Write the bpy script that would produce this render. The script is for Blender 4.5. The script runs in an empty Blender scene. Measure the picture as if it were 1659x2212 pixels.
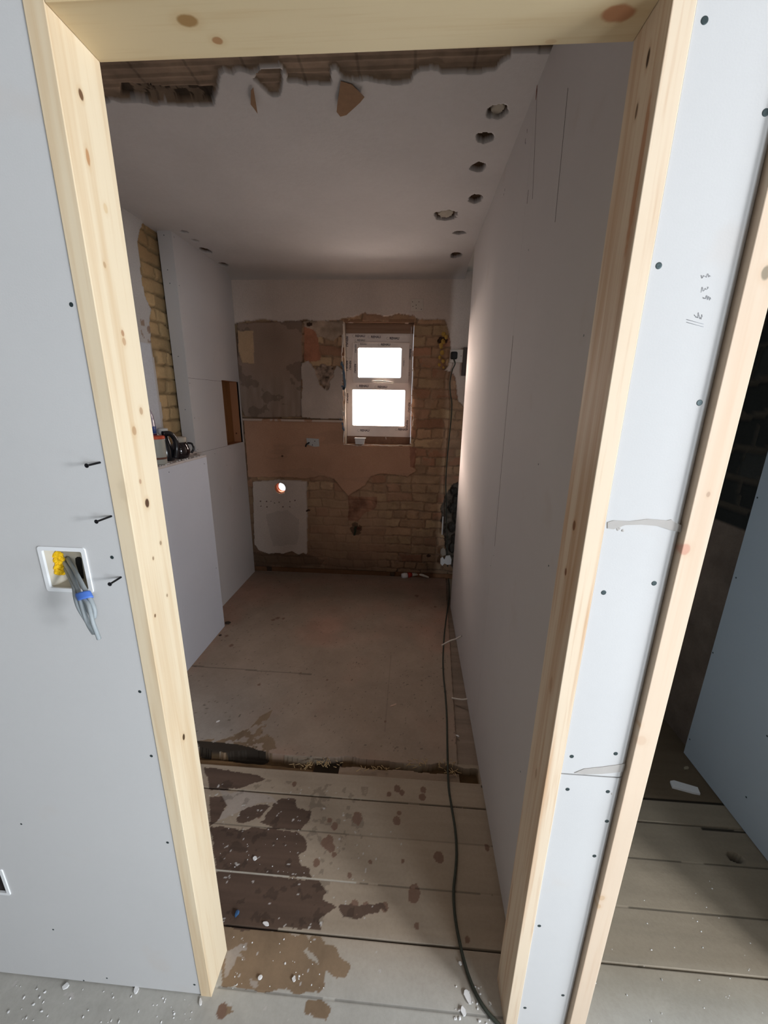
import bpy, bmesh, math, random
import numpy as np
from mathutils import Vector, Matrix

# ---------------------------------------------------------------- camera
S = bpy.context.scene
COL = S.collection
F_PX, PITCH, YAW, ROLL = 848.85, math.radians(-15.830), math.radians(-3.619), math.radians(0.868)
CX, CY, CZ = 0.0781, -0.6272, 1.5399
_F = np.array([math.sin(YAW)*math.cos(PITCH), math.cos(YAW)*math.cos(PITCH), math.sin(PITCH)])
_R = np.array([math.cos(YAW), -math.sin(YAW), 0.0]); _U = np.cross(_R, _F)
_R, _U = math.cos(ROLL)*_R + math.sin(ROLL)*_U, -math.sin(ROLL)*_R + math.cos(ROLL)*_U
_C = np.array([CX, CY, CZ])
cam_d = bpy.data.cameras.new('camera'); cam = bpy.data.objects.new('camera', cam_d); COL.objects.link(cam)
cam_d.sensor_fit = 'VERTICAL'; cam_d.sensor_height = 24.0; cam_d.lens = F_PX/2212*24.0
cam_d.clip_start = 0.02
cam.matrix_world = Matrix(((_R[0], _U[0], -_F[0], CX), (_R[1], _U[1], -_F[1], CY), (_R[2], _U[2], -_F[2], CZ), (0, 0, 0, 1)))
S.camera = cam

def at(px, py, ax, val):
    """where the photograph's point (px,py) meets the real plane axis=val"""
    d = _F + _R*(px-829.5)/F_PX + _U*(1106-py)/F_PX
    t = (val-_C[ax])/d[ax]
    return _C + d*t

# ---------------------------------------------------------------- light
S.view_settings.view_transform = 'Standard'; S.view_settings.look = 'None'
S.view_settings.exposure = 0.0; S.view_settings.gamma = 1.0; S.view_settings.use_curve_mapping = False
W = bpy.data.worlds.new('World'); S.world = W; W.use_nodes = True
W.node_tree.nodes['Background'].inputs[0].default_value = (0.93, 0.96, 1.0, 1)
W.node_tree.nodes['Background'].inputs[1].default_value = 1.25

def area(name, loc, target, sx, sy, power, color):
    l = bpy.data.lights.new(name, 'AREA'); l.shape = 'RECTANGLE'; l.size = sx; l.size_y = sy
    l.energy = power; l.color = color
    o = bpy.data.objects.new(name, l); COL.objects.link(o); o.location = loc
    o.rotation_euler = (Vector(target)-Vector(loc)).to_track_quat('-Z', 'Y').to_euler()
    return o
# daylight just outside the big window of the room one stands in, and outside the far small window; low and slant lamps are added fill
area('daylight_side_window', (2.47, -1.46, 1.66), (0.0, -0.6, 1.20), 0.50, 0.42, 82, (0.93, 0.96, 1.0))
area('daylight_second_side_window', (2.47, -3.05, 1.35), (-1.1, 1.3, 0.80), 0.9, 0.9, 80, (0.84, 0.92, 1.0))
area('added_low_fill', (2.48, -0.85, 0.62), (0.3, -0.2, 0.5), 0.6, 0.6, 20, (0.80, 0.90, 1.0))  # extra low lamp, added to brighten the foot of the middle strip
area('daylight_far_window', (-0.18, 3.02, 1.72), (-0.10, 0.6, 1.25), 0.62, 0.95, 37, (1.0, 0.84, 0.74))
area('added_slant_fill', (-1.15, 3.75, 1.95), (0.40, 1.75, 1.35), 0.5, 0.6, 170, (1.0, 0.78, 0.66))  # extra lamp, added and angled to brighten the partition's far end

# ---------------------------------------------------------------- helpers
def lin(c):
    return tuple((v/12.92 if v <= .04045 else ((v+.055)/1.055)**2.4) for v in [x/255.0 for x in c])

def nt_new(name, rough=.85):
    m = bpy.data.materials.new(name); m.use_nodes = True
    nt = m.node_tree; b = nt.nodes['Principled BSDF']; b.inputs['Roughness'].default_value = rough
    b.inputs['Specular IOR Level'].default_value = .25
    return m, nt, b

def mixc(nt, fac, a, b, mode='MIX'):
    n = nt.nodes.new('ShaderNodeMix'); n.data_type = 'RGBA'; n.blend_type = mode
    for s, v in ((0, fac), (6, a), (7, b)):
        if hasattr(v, 'links'): nt.links.new(v, n.inputs[s])
        elif isinstance(v, (int, float)): n.inputs[s].default_value = v
        else: n.inputs[s].default_value = (*v[:3], 1)
    return n.outputs[2]

def mth(nt, op, a, b=0.0):
    n = nt.nodes.new('ShaderNodeMath'); n.operation = op
    for i, v in ((0, a), (1, b)):
        if hasattr(v, 'links'): nt.links.new(v, n.inputs[i])
        else: n.inputs[i].default_value = v
    return n.outputs[0]

def ocoord(nt, scale=(1, 1, 1)):
    t = nt.nodes.new('ShaderNodeTexCoord'); m = nt.nodes.new('ShaderNodeMapping')
    m.inputs['Scale'].default_value = scale; nt.links.new(t.outputs['Object'], m.inputs[0]); return m.outputs[0]

def noise(nt, vec, scale, detail=4, rough=.55):
    n = nt.nodes.new('ShaderNodeTexNoise'); n.inputs['Scale'].default_value = scale
    n.inputs['Detail'].default_value = detail; n.inputs['Roughness'].default_value = rough
    nt.links.new(vec, n.inputs['Vector']); return n.outputs['Fac']

def ramp(nt, v, lo, hi, a=0.0, b=1.0):
    n = nt.nodes.new('ShaderNodeMapRange'); n.interpolation_type = 'SMOOTHSTEP'
    for i, x in ((1, lo), (2, hi), (3, a), (4, b)): n.inputs[i].default_value = x
    nt.links.new(v, n.inputs[0]); return n.outputs[0]

def bump(nt, b, h, strength, dist):
    n = nt.nodes.new('ShaderNodeBump'); n.inputs['Strength'].default_value = strength; n.inputs['Distance'].default_value = dist
    nt.links.new(h, n.inputs['Height']); nt.links.new(n.outputs[0], b.inputs['Normal'])

def m_plain(name, c, rough=.6, var=.06, scale=30, metal=0, spec=.25, bmp=.0):
    m, nt, b = nt_new(name, rough); c = lin(c)
    n = noise(nt, ocoord(nt), scale)
    d = tuple(x*(1-var) for x in c); e = tuple(min(1, x*(1+var)) for x in c)
    nt.links.new(mixc(nt, n, d, e), b.inputs['Base Color'])
    b.inputs['Metallic'].default_value = metal; b.inputs['Specular IOR Level'].default_value = spec
    if bmp: bump(nt, b, n, bmp, .002)
    return m

def m_board(name, c, blotch=None):
    """paper face of plasterboard: even tone, faint mottling, tiny fibre grain"""
    m, nt, b = nt_new(name, .9); c = lin(c); o = ocoord(nt)
    n1 = noise(nt, o, 2.2, 4); n2 = noise(nt, o, 60, 3)
    base = mixc(nt, n1, tuple(x*.93 for x in c), tuple(x*1.05 for x in c))
    base = mixc(nt, mth(nt, 'MULTIPLY', n2, .12), base, tuple(x*.8 for x in c))
    if blotch:
        n3 = ramp(nt, noise(nt, o, 5, 3), .62, .75); base = mixc(nt, mth(nt, 'MULTIPLY', n3, .25), base, lin(blotch))
    nt.links.new(base, b.inputs['Base Color']); bump(nt, b, noise(nt, o, 350, 2), .12, .0008)
    return m

def m_pine(name, c, dark, axis, knots=(), seed=0, contrast=.5):
    """sawn pine: grain runs along axis, knots listed as (centre, radii, darkness)"""
    m, nt, b = nt_new(name, .6); sc = [42, 42, 42]; sc[axis] = 1.6
    t = nt.nodes.new('ShaderNodeTexCoord'); mp = nt.nodes.new('ShaderNodeMapping')
    mp.inputs['Location'].default_value = (seed*1.7, seed*.9, seed*2.3); mp.inputs['Scale'].default_value = sc
    nt.links.new(t.outputs['Object'], mp.inputs[0])
    g = noise(nt, mp.outputs[0], 1.0, 3, .5)
    g2 = noise(nt, mp.outputs[0], 4.0, 2, .6)
    big = noise(nt, ocoord(nt, (3, 3, 3)), 1.3, 2)
    c, dark = lin(c), lin(dark)
    grain = mth(nt, 'MULTIPLY', ramp(nt, g, .42, .72), contrast)
    base = mixc(nt, grain, c, dark)
    base = mixc(nt, mth(nt, 'MULTIPLY', ramp(nt, g2, .5, .8), contrast*.45), base, dark)
    base = mixc(nt, mth(nt, 'MULTIPLY', ramp(nt, big, .4, .8), .25), base, tuple(x*.82 for x in c))
    wob = nt.nodes.new('ShaderNodeTexNoise'); wob.inputs['Scale'].default_value = 60; nt.links.new(t.outputs['Object'], wob.inputs['Vector'])
    for (ctr, rad, k, kc) in knots:
        s = nt.nodes.new('ShaderNodeVectorMath'); s.operation = 'SUBTRACT'; s.inputs[1].default_value = ctr
        nt.links.new(t.outputs['Object'], s.inputs[0])
        q = nt.nodes.new('ShaderNodeVectorMath'); q.operation = 'MULTIPLY'; q.inputs[1].default_value = tuple(1/r for r in rad)
        nt.links.new(s.outputs[0], q.inputs[0])
        l = nt.nodes.new('ShaderNodeVectorMath'); l.operation = 'LENGTH'; nt.links.new(q.outputs[0], l.inputs[0])
        d = mth(nt, 'ADD', l.outputs['Value'], mth(nt, 'MULTIPLY', wob.outputs['Fac'], .5))
        halo = ramp(nt, d, 2.6, 1.2); core = ramp(nt, d, 1.45, 1.0)
        base = mixc(nt, mth(nt, 'MULTIPLY', halo, .35*k), base, dark)
        base = mixc(nt, mth(nt, 'MULTIPLY', core, k), base, lin(kc))
    nt.links.new(base, b.inputs['Base Color']); bump(nt, b, g, .15, .001)
    return m

def m_vcol(name, rough=.9, b_scale=120, b_str=.35, b_dist=.003, grain=.14, rough_attr=False):
    m, nt, b = nt_new(name, rough)
    a = nt.nodes.new('ShaderNodeAttribute'); a.attribute_name = 'Col'
    o = ocoord(nt); n = noise(nt, o, b_scale, 5, .65)
    c = mixc(nt, mth(nt, 'MULTIPLY', ramp(nt, n, .35, .7), grain), a.outputs['Color'], (.55, .5, .45), 'MULTIPLY')
    nt.links.new(c, b.inputs['Base Color']); bump(nt, b, n, b_str, b_dist)
    return m

# ---- numpy noise
def _h(ix, iy, seed):
    x = (ix.astype(np.int64)*374761393 + iy.astype(np.int64)*668265263 + seed*974711) & 0x7fffffff
    x = ((x ^ (x >> 13))*1274126177) & 0x7fffffff
    return ((x ^ (x >> 16)) & 0xffff)/65535.0
def vnoise(x, y, seed=0):
    ix, iy = np.floor(x), np.floor(y); fx, fy = x-ix, y-iy; fx = fx*fx*(3-2*fx); fy = fy*fy*(3-2*fy)
    a, b = _h(ix, iy, seed), _h(ix+1, iy, seed); c, d = _h(ix, iy+1, seed), _h(ix+1, iy+1, seed)
    return (a*(1-fx)+b*fx)*(1-fy) + (c*(1-fx)+d*fx)*fy
def fbm(x, y, seed=0, o=4):
    s = 0; amp = .5; t = 0
    for k in range(o):
        s = s + amp*vnoise(x*2**k, y*2**k, seed+k*17); t += amp; amp *= .5
    return s/t
def inside(U, V, poly, warp=0.0, freq=30, seed=1):
    if warp:
        U = U + (fbm(U*freq, V*freq, seed)-.5)*2*warp; V = V + (fbm(U*freq+9, V*freq+5, seed+3)-.5)*2*warp
    r = np.zeros(U.shape, bool); n = len(poly)
    for i in range(n):
        x1, y1 = poly[i]; x2, y2 = poly[(i+1) % n]
        if y1 == y2: continue
        c = ((y1 > V) != (y2 > V)) & (U < (x2-x1)*(V-y1)/(y2-y1)+x1)
        r ^= c
    return r
def disc(U, V, c, r, warp=.3, seed=5):
    a = np.hypot((U-c[0])/r[0], (V-c[1])/r[1]) + (fbm(U*60, V*60, seed)-.5)*2*warp
    return a < 1

# ---- objects
def link(name, me, mat=None, parent=None):
    o = bpy.data.objects.new(name, me); COL.objects.link(o)
    if mat:
        for m in (mat if isinstance(mat, (list, tuple)) else [mat]): me.materials.append(m)
    if parent:
        o.parent = parent; o.matrix_parent_inverse = Matrix.Translation(-Vector(parent.location))
    return o
def tag(o, label, cat, group=None, kind=None):
    if label: o['label'] = label
    if cat: o['category'] = cat
    if group: o['group'] = group
    if kind: o['kind'] = kind
    return o
def struct(o, label=None): 
    o['kind'] = 'structure'
    if label: o['label'] = label
    return o
def empty(name, loc):
    o = bpy.data.objects.new(name, None); COL.objects.link(o); o.location = loc; o.empty_display_size = .05; return o

def grid(name, us, vs, mapf, colf, mat, keep=None, parent=None, smooth=True):
    """dense sheet: mapf(U,V)->X,Y,Z arrays, colf(U,V)->rgb array"""
    U, V = np.meshgrid(us, vs, indexing='ij'); nu, nv = U.shape
    X, Y, Z = mapf(U, V); co = np.stack([X, Y, Z], -1).reshape(-1, 3).astype(np.float32)
    i = np.arange(nu*nv).reshape(nu, nv)
    q = np.stack([i[:-1, :-1], i[1:, :-1], i[1:, 1:], i[:-1, 1:]], -1)
    if keep is not None:
        uc, vc = .25*(U[:-1, :-1]+U[1:, :-1]+U[1:, 1:]+U[:-1, 1:]), .25*(V[:-1, :-1]+V[1:, :-1]+V[1:, 1:]+V[:-1, 1:])
        q = q[keep(uc, vc)]
    q = q.reshape(-1, 4); me = bpy.data.meshes.new(name)
    me.vertices.add(len(co)); me.vertices.foreach_set('co', co.ravel())
    me.loops.add(q.size); me.loops.foreach_set('vertex_index', q.ravel().astype(np.int32))
    me.polygons.add(len(q)); me.polygons.foreach_set('loop_start', np.arange(0, q.size, 4, dtype=np.int32))
    me.polygons.foreach_set('loop_total', np.full(len(q), 4, np.int32))
    me.update(calc_edges=True)
    C = colf(U, V).reshape(-1, 3); a = me.color_attributes.new('Col', 'FLOAT_COLOR', 'POINT')
    a.data.foreach_set('color', np.concatenate([C, np.ones((len(C), 1))], 1).astype(np.float32).ravel())
    if smooth: me.polygons.foreach_set('use_smooth', np.ones(len(q), bool))
    me.validate()
    return link(name, me, mat, parent)

class MB:
    def __init__(s): s.bm = bmesh.new()
    def box(s, a, b, bev=0.0):
        x0, y0, z0 = [min(p, q) for p, q in zip(a, b)]; x1, y1, z1 = [max(p, q) for p, q in zip(a, b)]
        v = [s.bm.verts.new(p) for p in ((x0,y0,z0),(x1,y0,z0),(x1,y1,z0),(x0,y1,z0),(x0,y0,z1),(x1,y0,z1),(x1,y1,z1),(x0,y1,z1))]
        fs = [s.bm.faces.new([v[i] for i in f]) for f in ((0,3,2,1),(4,5,6,7),(0,1,5,4),(1,2,6,5),(2,3,7,6),(3,0,4,7))]
        if bev:
            es = list({e for f in fs for e in f.edges}); bmesh.ops.bevel(s.bm, geom=es, offset=bev, segments=2, affect='EDGES', profile=.5)
        return s
    def tube(s, pts, r, n=10, cap=True):
        pts = [Vector(p) for p in pts]; rs = r if isinstance(r, (list, tuple)) else [r]*len(pts); rings = []
        up = None
        for i, p in enumerate(pts):
            t = (pts[min(i+1, len(pts)-1)]-pts[max(i-1, 0)]).normalized()
            if up is None: up = t.orthogonal().normalized()
            up = (up - t*up.dot(t)).normalized(); w = t.cross(up)
            rings.append([s.bm.verts.new(p+(up*math.cos(2*math.pi*k/n)+w*math.sin(2*math.pi*k/n))*rs[i]) for k in range(n)])
        for a, b in zip(rings, rings[1:]):
            for k in range(n): s.bm.faces.new((a[k], a[(k+1)%n], b[(k+1)%n], b[k])).smooth = True
        if cap: s.bm.faces.new(rings[0][::-1]); s.bm.faces.new(rings[-1])
        return s
    def lathe(s, prof, c, axis='z', n=28, tilt=None):
        rings = []
        for r, h in prof:
            rg = []
            for k in range(n):
                a = 2*math.pi*k/n; p = Vector((r*math.cos(a), r*math.sin(a), h))
                if axis == 'y': p = Vector((p.x, p.z, p.y))
                if axis == 'x': p = Vector((p.z, p.x, p.y))
                if tilt: p = tilt @ p
                rg.append(s.bm.verts.new(p+Vector(c)))
            rings.append(rg)
        for a, b in zip(rings, rings[1:]):
            for k in range(n): s.bm.faces.new((a[k], a[(k+1)%n], b[(k+1)%n], b[k])).smooth = True
        s.bm.faces.new(rings[0][::-1]); s.bm.faces.new(rings[-1]); return s
    def prism(s, poly, d):
        """closed outline (3-D points) pushed along vector d"""
        a = [s.bm.verts.new(p) for p in poly]; b = [s.bm.verts.new(Vector(p)+Vector(d)) for p in poly]
        s.bm.faces.new(a); s.bm.faces.new(b[::-1]); n = len(a)
        for k in range(n): s.bm.faces.new((a[k], b[k], b[(k+1)%n], a[(k+1)%n]))
        return s
    def ringframe(s, o, i, y0, y1, ro=.0, ri=.006):
        """rectangular frame in X-Z with rounded inner corners, from depth y0 to y1"""
        def loop(r, rad, y):
            x0, z0, x1, z1 = r; out = []
            for cx, cz, a0 in ((x1-rad, z1-rad, 0), (x0+rad, z1-rad, 90), (x0+rad, z0+rad, 180), (x1-rad, z0+rad, 270)):
                for k in range(5):
                    a = math.radians(a0+k*22.5); out.append(s.bm.verts.new((cx+rad*math.cos(a), y, cz+rad*math.sin(a))))
            return out
        A, B, C, D = loop(o, ro+1e-4, y0), loop(i, ri, y0), loop(i, ri, y1), loop(o, ro+1e-4, y1); n = len(A)
        for P, Q in ((A, B), (B, C), (C, D), (D, A)):
            for k in range(n): s.bm.faces.new((P[k], P[(k+1)%n], Q[(k+1)%n], Q[k]))
        return s
    def holed(s, xs, zs, holes, y0, y1, plane='xz'):
        """slab with rectangular openings; cells whose index is in holes are left out"""
        V = {}
        def g(i, j, k):
            if (i, j, k) not in V:
                p = (xs[i], (y0, y1)[k], zs[j]) if plane == 'xz' else ((y0, y1)[k], xs[i], zs[j])
                V[(i, j, k)] = s.bm.verts.new(p)
            return V[(i, j, k)]
        full = {(i, j) for i in range(len(xs)-1) for j in range(len(zs)-1)} - set(holes)
        for i, j in full:
            s.bm.faces.new([g(i,j,0), g(i+1,j,0), g(i+1,j+1,0), g(i,j+1,0)]); s.bm.faces.new([g(i,j,1), g(i,j+1,1), g(i+1,j+1,1), g(i+1,j,1)])
            for (di, dj, a, b) in ((-1,0,(0,0),(0,1)), (1,0,(1,0),(1,1)), (0,-1,(0,0),(1,0)), (0,1,(0,1),(1,1))):
                if (i+di, j+dj) not in full:
                    s.bm.faces.new([g(i+a[0],j+a[1],0), g(i+b[0],j+b[1],0), g(i+b[0],j+b[1],1), g(i+a[0],j+a[1],1)])
        return s
    def blob(s, c, r, seed=0, jag=.25, sub=2):
        m = bmesh.new(); bmesh.ops.create_icosphere(m, subdivisions=sub, radius=1)
        rnd = random.Random(seed); mp = {}
        for v in m.verts:
            k = 1+rnd.uniform(-jag, jag); mp[v] = s.bm.verts.new((c[0]+v.co.x*r[0]*k, c[1]+v.co.y*r[1]*k, c[2]+v.co.z*r[2]*k))
        for f in m.faces: s.bm.faces.new([mp[v] for v in f.verts])
        m.free(); return s
    def build(s, name, mat, parent=None, normals=True):
        if normals: bmesh.ops.recalc_face_normals(s.bm, faces=s.bm.faces)
        me = bpy.data.meshes.new(name); s.bm.to_mesh(me); s.bm.free(); return link(name, me, mat, parent)

def smooth_path(pts, n=8):
    pts = [Vector(p) for p in pts]; out = []
    for i in range(len(pts)-1):
        p0, p1, p2, p3 = pts[max(i-1,0)], pts[i], pts[i+1], pts[min(i+2, len(pts)-1)]
        for k in range(n):
            t = k/n
            out.append(.5*((2*p1)+(-p0+p2)*t+(2*p0-5*p1+4*p2-p3)*t*t+(-p0+3*p1-3*p2+p3)*t**3))
    out.append(pts[-1]); return out

# ---------------------------------------------------------------- dimensions found from the photograph
XL, XR = -0.4032, 0.3672             # clear opening of the first doorway
D = 0.0912                           # depth of its timber lining
HD = 2.02                            # underside of the head
XDL, XDR = -0.434, 0.3954            # plasterboard edges either side
XS = 0.5135                          # right edge of the narrow plasterboard strip
HC, YB = 2.4515, 2.6431              # ceiling, far wall
XP, XK, YK, ZK, YP = -1.3152, -1.1764, 1.7245, 1.2025, 1.8663
XO = -1.40                           # old left wall
X3, Y3 = 1.378, 0.90
def xw(Y): return .4166+.0062*Y
YE = 2.1366

# ---------------------------------------------------------------- materials
BOARD = m_board('grey_plasterboard_paper', (200, 200, 200), (198, 186, 176))
BOARD2 = m_board('grey_plasterboard_inner', (194, 190, 188), (178, 166, 156))
BOARD3 = m_board('plasterboard_room_behind', (170, 178, 184))
WHITEWALL = m_plain('painted_plaster', (214, 212, 206), .9, .05, 6)
CORE = m_plain('gypsum_core', (205, 200, 190), .95, .1, 60)
DARKMETAL = m_plain('black_phosphate_steel', (34, 34, 38), .45, .2, 200, .6, .5)
GREYMETAL = m_plain('drywall_screw_head', (62, 74, 76), .5, .3, 300, .5, .4)
VOID = m_plain('screw_recess', (30, 28, 26), .9)
STUDWOOD = m_pine('sawn_stud_timber', (176, 134, 88), (120, 82, 46), 2, (), 4, .6)
CHIP = m_plain('white_plaster_chip', (225, 225, 225), .9, .06, 80)
WHITEPL = m_plain('white_plastic', (232, 234, 236), .35, .03, 20, 0, .5)
BRIGHTPL = m_plain('white_box_plastic', (225, 226, 226), .4, .03, 20, 0, .5)
BLACKRUB = m_plain('black_rubber', (42, 44, 44), .55, .1, 100)
GREENCABLE = m_plain('dusty_black_cable', (62, 66, 58), .75, .25, 90)

# ================================================================= FLOOR
JY = [0.0175, 0.1465, 0.2845, 0.4325, 0.5655]       # board joints (all run left to right)
def lines(lo, hi, step, extra, fine=None):
    a = list(np.arange(lo, hi, step))
    if fine: a = [t for t in a if not fine[0] <= t <= fine[1]] + list(np.arange(fine[0], fine[1], fine[2]))
    for y in extra: a = [t for t in a if abs(t-y) > step*.55] + [y-.0035, y-.0018, y, y+.0018, y+.0035]
    return np.array(sorted(set(np.round(a, 5))))
def fp(*px): return [tuple(at(x, y, 2, 0)[:2]) for x, y in px]

P_dark = [   # darkest, soaked
    fp((440,1655),(520,1668),(575,1680),(545,1692),(510,1702),(455,1706)),
    fp((452,1722),(500,1716),(512,1728),(485,1745),(470,1775),(456,1782)),
    fp((590,1738),(612,1722),(640,1728),(640,1745),(672,1752),(668,1775),(650,1792),(600,1790),(560,1778)),
    fp((458,1786),(520,1792),(560,1788),(600,1793),(640,1796),(662,1815),(660,1832),(645,1846),(648,1866),(668,1880),(675,1896),(560,1890),(460,1880)),
    fp((462,1882),(560,1892),(690,1903),(705,1925),(700,1945),(728,1955),(705,1975),(690,1985),(692,2008),(590,2008),(480,2001)),
    fp((728,1958),(742,1950),(790,1952),(835,1955),(838,1966),(795,1972),(770,1988),(745,1982)),
    fp((520,1748),(560,1738),(585,1742),(570,1760),(535,1772),(508,1776))]
P_mid = [    # wet brown, thinner
    fp((478,2004),(560,2008),(655,2018),(668,2040),(655,2058),(680,2072),(700,2090),(705,2130),(690,2146),(600,2140),(478,2130)),
    fp((672,2022),(690,2020),(702,2038),(722,2040),(735,2062),(758,2085),(752,2105),(728,2112),(705,2098),(690,2080),(668,2050)),
    fp((665,2160),(700,2158),(712,2178),(706,2200),(680,2198),(660,2185)),
    fp((470,2172),(500,2170),(505,2190),(480,2198)),
    fp((430,1600),(560,1588),(590,1596),(600,1625),(560,1645),(430,1640)),
    fp((505,1590),(545,1570),(560,1550),(590,1535),(572,1575),(590,1610),(540,1622))]
P_pale = [   # islands of dry pale board
    fp((530,1712),(575,1716),(600,1732),(555,1735),(520,1752),(470,1772),(505,1738)),
    fp((492,2052),(535,2038),(530,2055),(512,2062),(535,2074),(508,2068),(492,2108),(482,2110)),
    fp((472,1708),(560,1712),(585,1724),(540,1740),(498,1760),(470,1776),(490,1740)),
    fp((538,2112),(560,2120),(556,2136),(542,2128))]
P_drips = [((858,1703),8),((868,1712),6),((840,1716),6),((914,1706),7),((912,1722),8),((772,1768),12),((722,1784),8),((857,1772),9),
           ((862,1757),5),((707,1820),13),((716,1832),8),((948,1852),11),((895,1930),14),((560,1760),7),((684,1862),8),((722,1846),5),
           ((755,1890),5),((765,1960),12),((790,1962),9),((830,1960),8),((636,1694),6),((590,1340),5),((600,1336),6),((612,1337),4),
           ((900,1288),6),((940,1312),4),((1052,1830),6),((800,1862),4),((712,1772),5),((650,1455),3),((707,1470),3),((832,1560),4),((870,1860),4),((600,1336),5),((560,1480),4),((490,1375),5),((500,1395),5),((480,2183),9),((900,2000),5),((1010,2030),5)]

def floor_gap(U, V):
    """strip where a board is missing between near boards and far sheet, and short hole by the right wall"""
    top = .742 + (fbm(U*7, V*0, 3)-.5)*.05; bot = .673
    m = (V > bot) & (V < top) & (U < .42) & (U > -1.4)
    slat = (U > -.185) & (U < .335) & (V < .712+ (fbm(U*9, U*0, 8)-.5)*.02)
    left = (U < -.30)
    return m, slat, left
def sheetmask(U, V): return (V > .742) & (U < .335-(V-.78)*-.055) & (U > -1.4)

def floor_map(U, V):
    Z = (fbm(U*4, V*4, 2)-.5)*.002
    for j in JY + [0.66]:
        amp = .010 if j in (JY[1], JY[4]) else .0006
        Z = Z - amp*(np.abs(V-j) < .0021)*((U < .42) | (j < .6))
    m, slat, left = floor_gap(U, V)
    Z = np.where(m, Z-.035-.02*fbm(U*20, V*30, 4)*left, Z); Z = np.where(m & slat, -.006, Z)
    Z = np.where(m & left & (V < .73-(U+.3)*.0), Z*.45, Z)
    Z = np.where(m & left & (V > .705-.02*(U+.5)), -.045, Z)
    Z = np.where(sheetmask(U, V), Z+.004, Z)
    hole = np.hypot((U-1.275)/.022, (V-.462)/.017) < 1; Z = np.where(hole, -.05, Z)
    strip = (V > .76) & (~sheetmask(U, V)) & (U < .45); Z = np.where(strip, Z-.008, Z)
    return U, V, Z
def floor_col(U, V):
    row = np.searchsorted(np.array(JY+[.68]), V)
    rv = np.array([1.0, 1.02, .95, .97, .93, .98, .9])[row]
    g = fbm(U*3, V*45, 11); g2 = fbm(U*14, V*14, 12); g3 = fbm(U*50, V*50, 13)
    base = np.stack([.36*rv, .295*rv, .225*rv], -1)
    base = base*(0.84+.22*g+.12*g2)[..., None]
    # pale dust worn onto the boards by the doorway and in the room in front
    dust_shade = np.clip((.17-V)/.16, 0, 1)[..., None]*.75
    base = base*(1-dust_shade) + dust_shade*np.array([.45, .46, .44])*(.8+.25*g2+.15*g3)[..., None]
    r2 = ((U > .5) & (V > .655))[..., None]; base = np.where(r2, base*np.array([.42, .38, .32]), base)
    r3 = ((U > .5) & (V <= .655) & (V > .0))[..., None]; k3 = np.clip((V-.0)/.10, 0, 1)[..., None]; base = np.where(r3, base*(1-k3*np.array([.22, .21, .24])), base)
    # hardboard sheet further in
    sh = sheetmask(U, V); q = fbm(U*2.2, V*2.2, 21); pk = np.clip((q-.45)*4, 0, 1)[..., None]
    sc = np.array([.34, .265, .205])*(1-pk) + np.array([.41, .262, .198])*pk
    grey = np.clip((-.45-U)*3, 0, 1)[..., None]*np.clip((1.35-V)*2, 0, 1)[..., None]
    sc = sc*(1-grey)+grey*np.array([.36, .32, .28]); sc = sc*(.82+.3*fbm(U*9, V*9, 22)+.1*g3-.05)[..., None]
    far = np.clip((V-1.7)/.9, 0, 1)[..., None]; sc = sc*(1-.18*far)
    base = np.where(sh[..., None], sc, base)
    seam = sh & (np.abs(V-1.27+.02*U) < .004) & (U < -.45); base = np.where(seam[..., None], base*.55, base)
    seam = sh & (np.abs(U-.0) < .003) & (V > .9) & (V < 1.5); base = np.where(seam[..., None], base*.85, base)
    strip = (V > .76) & (~sh) & (U < .45); base = np.where(strip[..., None], np.array([.27, .21, .165])*(.7+.6*g)[..., None], base)
    drk = np.array([.095, .062, .045]); mid = np.array([.235, .165, .105])
    for k, p in enumerate(P_mid): 
        m = inside(U, V, p, .010, 28, 40+k)
        if k >= 4: m = m & (fbm(U*32, V*32, 83) > .47)
        base = np.where(m[..., None], mid*(.75+.5*g2)[..., None], base)
    for k, p in enumerate(P_dark):
        m = inside(U, V, p, .012, 26, 50+k)
        base = np.where(m[..., None], drk*(.7+.7*g)[..., None], base)
    for k, p in enumerate(P_pale):
        m = inside(U, V, p, .010, 30, 60+k)
        base = np.where(m[..., None], np.array([.37, .32, .275])*(.8+.3*g2)[..., None], base)
    spl = (fbm(U*34, V*34, 71) > .66) & (U < -.05) & (V > .16) & (V < .62) & (U > -.7)
    base = np.where(spl[..., None], base*.72, base)
    fl = (fbm(U*75, V*75, 72) > .80) & (U < .1) & (V < .6) & (V > -.15); base = np.where(fl[..., None], np.array([.5, .48, .46]), base)
    for (c, r) in P_drips:
        a = at(c[0], c[1], 2, 0); s = np.linalg.norm(a-_C)/F_PX*r*.72
        m = disc(U, V, a[:2], (s*1.0, s*1.15), .35, int(c[0])); base = np.where(m[..., None], np.minimum(base, np.array([.19, .115, .08])+.02*g3[..., None]), base)
    spk = (fbm(U*90, V*90, 73) > .79) & sh; base = np.where(spk[..., None], base*.5, base)
    for j in JY:
        m = np.abs(V-j-.001*(fbm(U*6, U*0, 5)-.5)) < .0026
        if j == JY[2]: cc = np.where((U < -.05)[..., None], np.array([.45, .42, .36]), base*.6)
        elif j in (JY[3],): cc = base*np.where(U > -.1, .78, .6)[..., None]
        elif j == JY[0]: cc = base*.62
        else: cc = base*.12
        broken = fbm(U*22, U*0+j*50, 6) < .68
        base = np.where((m & broken & (U < .42))[..., None], cc, base)
        base = np.where((m & (U > .42) & (fbm(U*8, U*0+j*31, 6) < .6))[..., None], base*.45, base)
    base = np.where(((np.abs(V-.556+.01*(U-1.2)) < .004) & (U > 1.22))[..., None], base*.15, base)
    base = np.where(((np.abs(V-.66) < .005) & (U > .42))[..., None], base*.15, base)
    m, slat, left = floor_gap(U, V)
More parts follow.
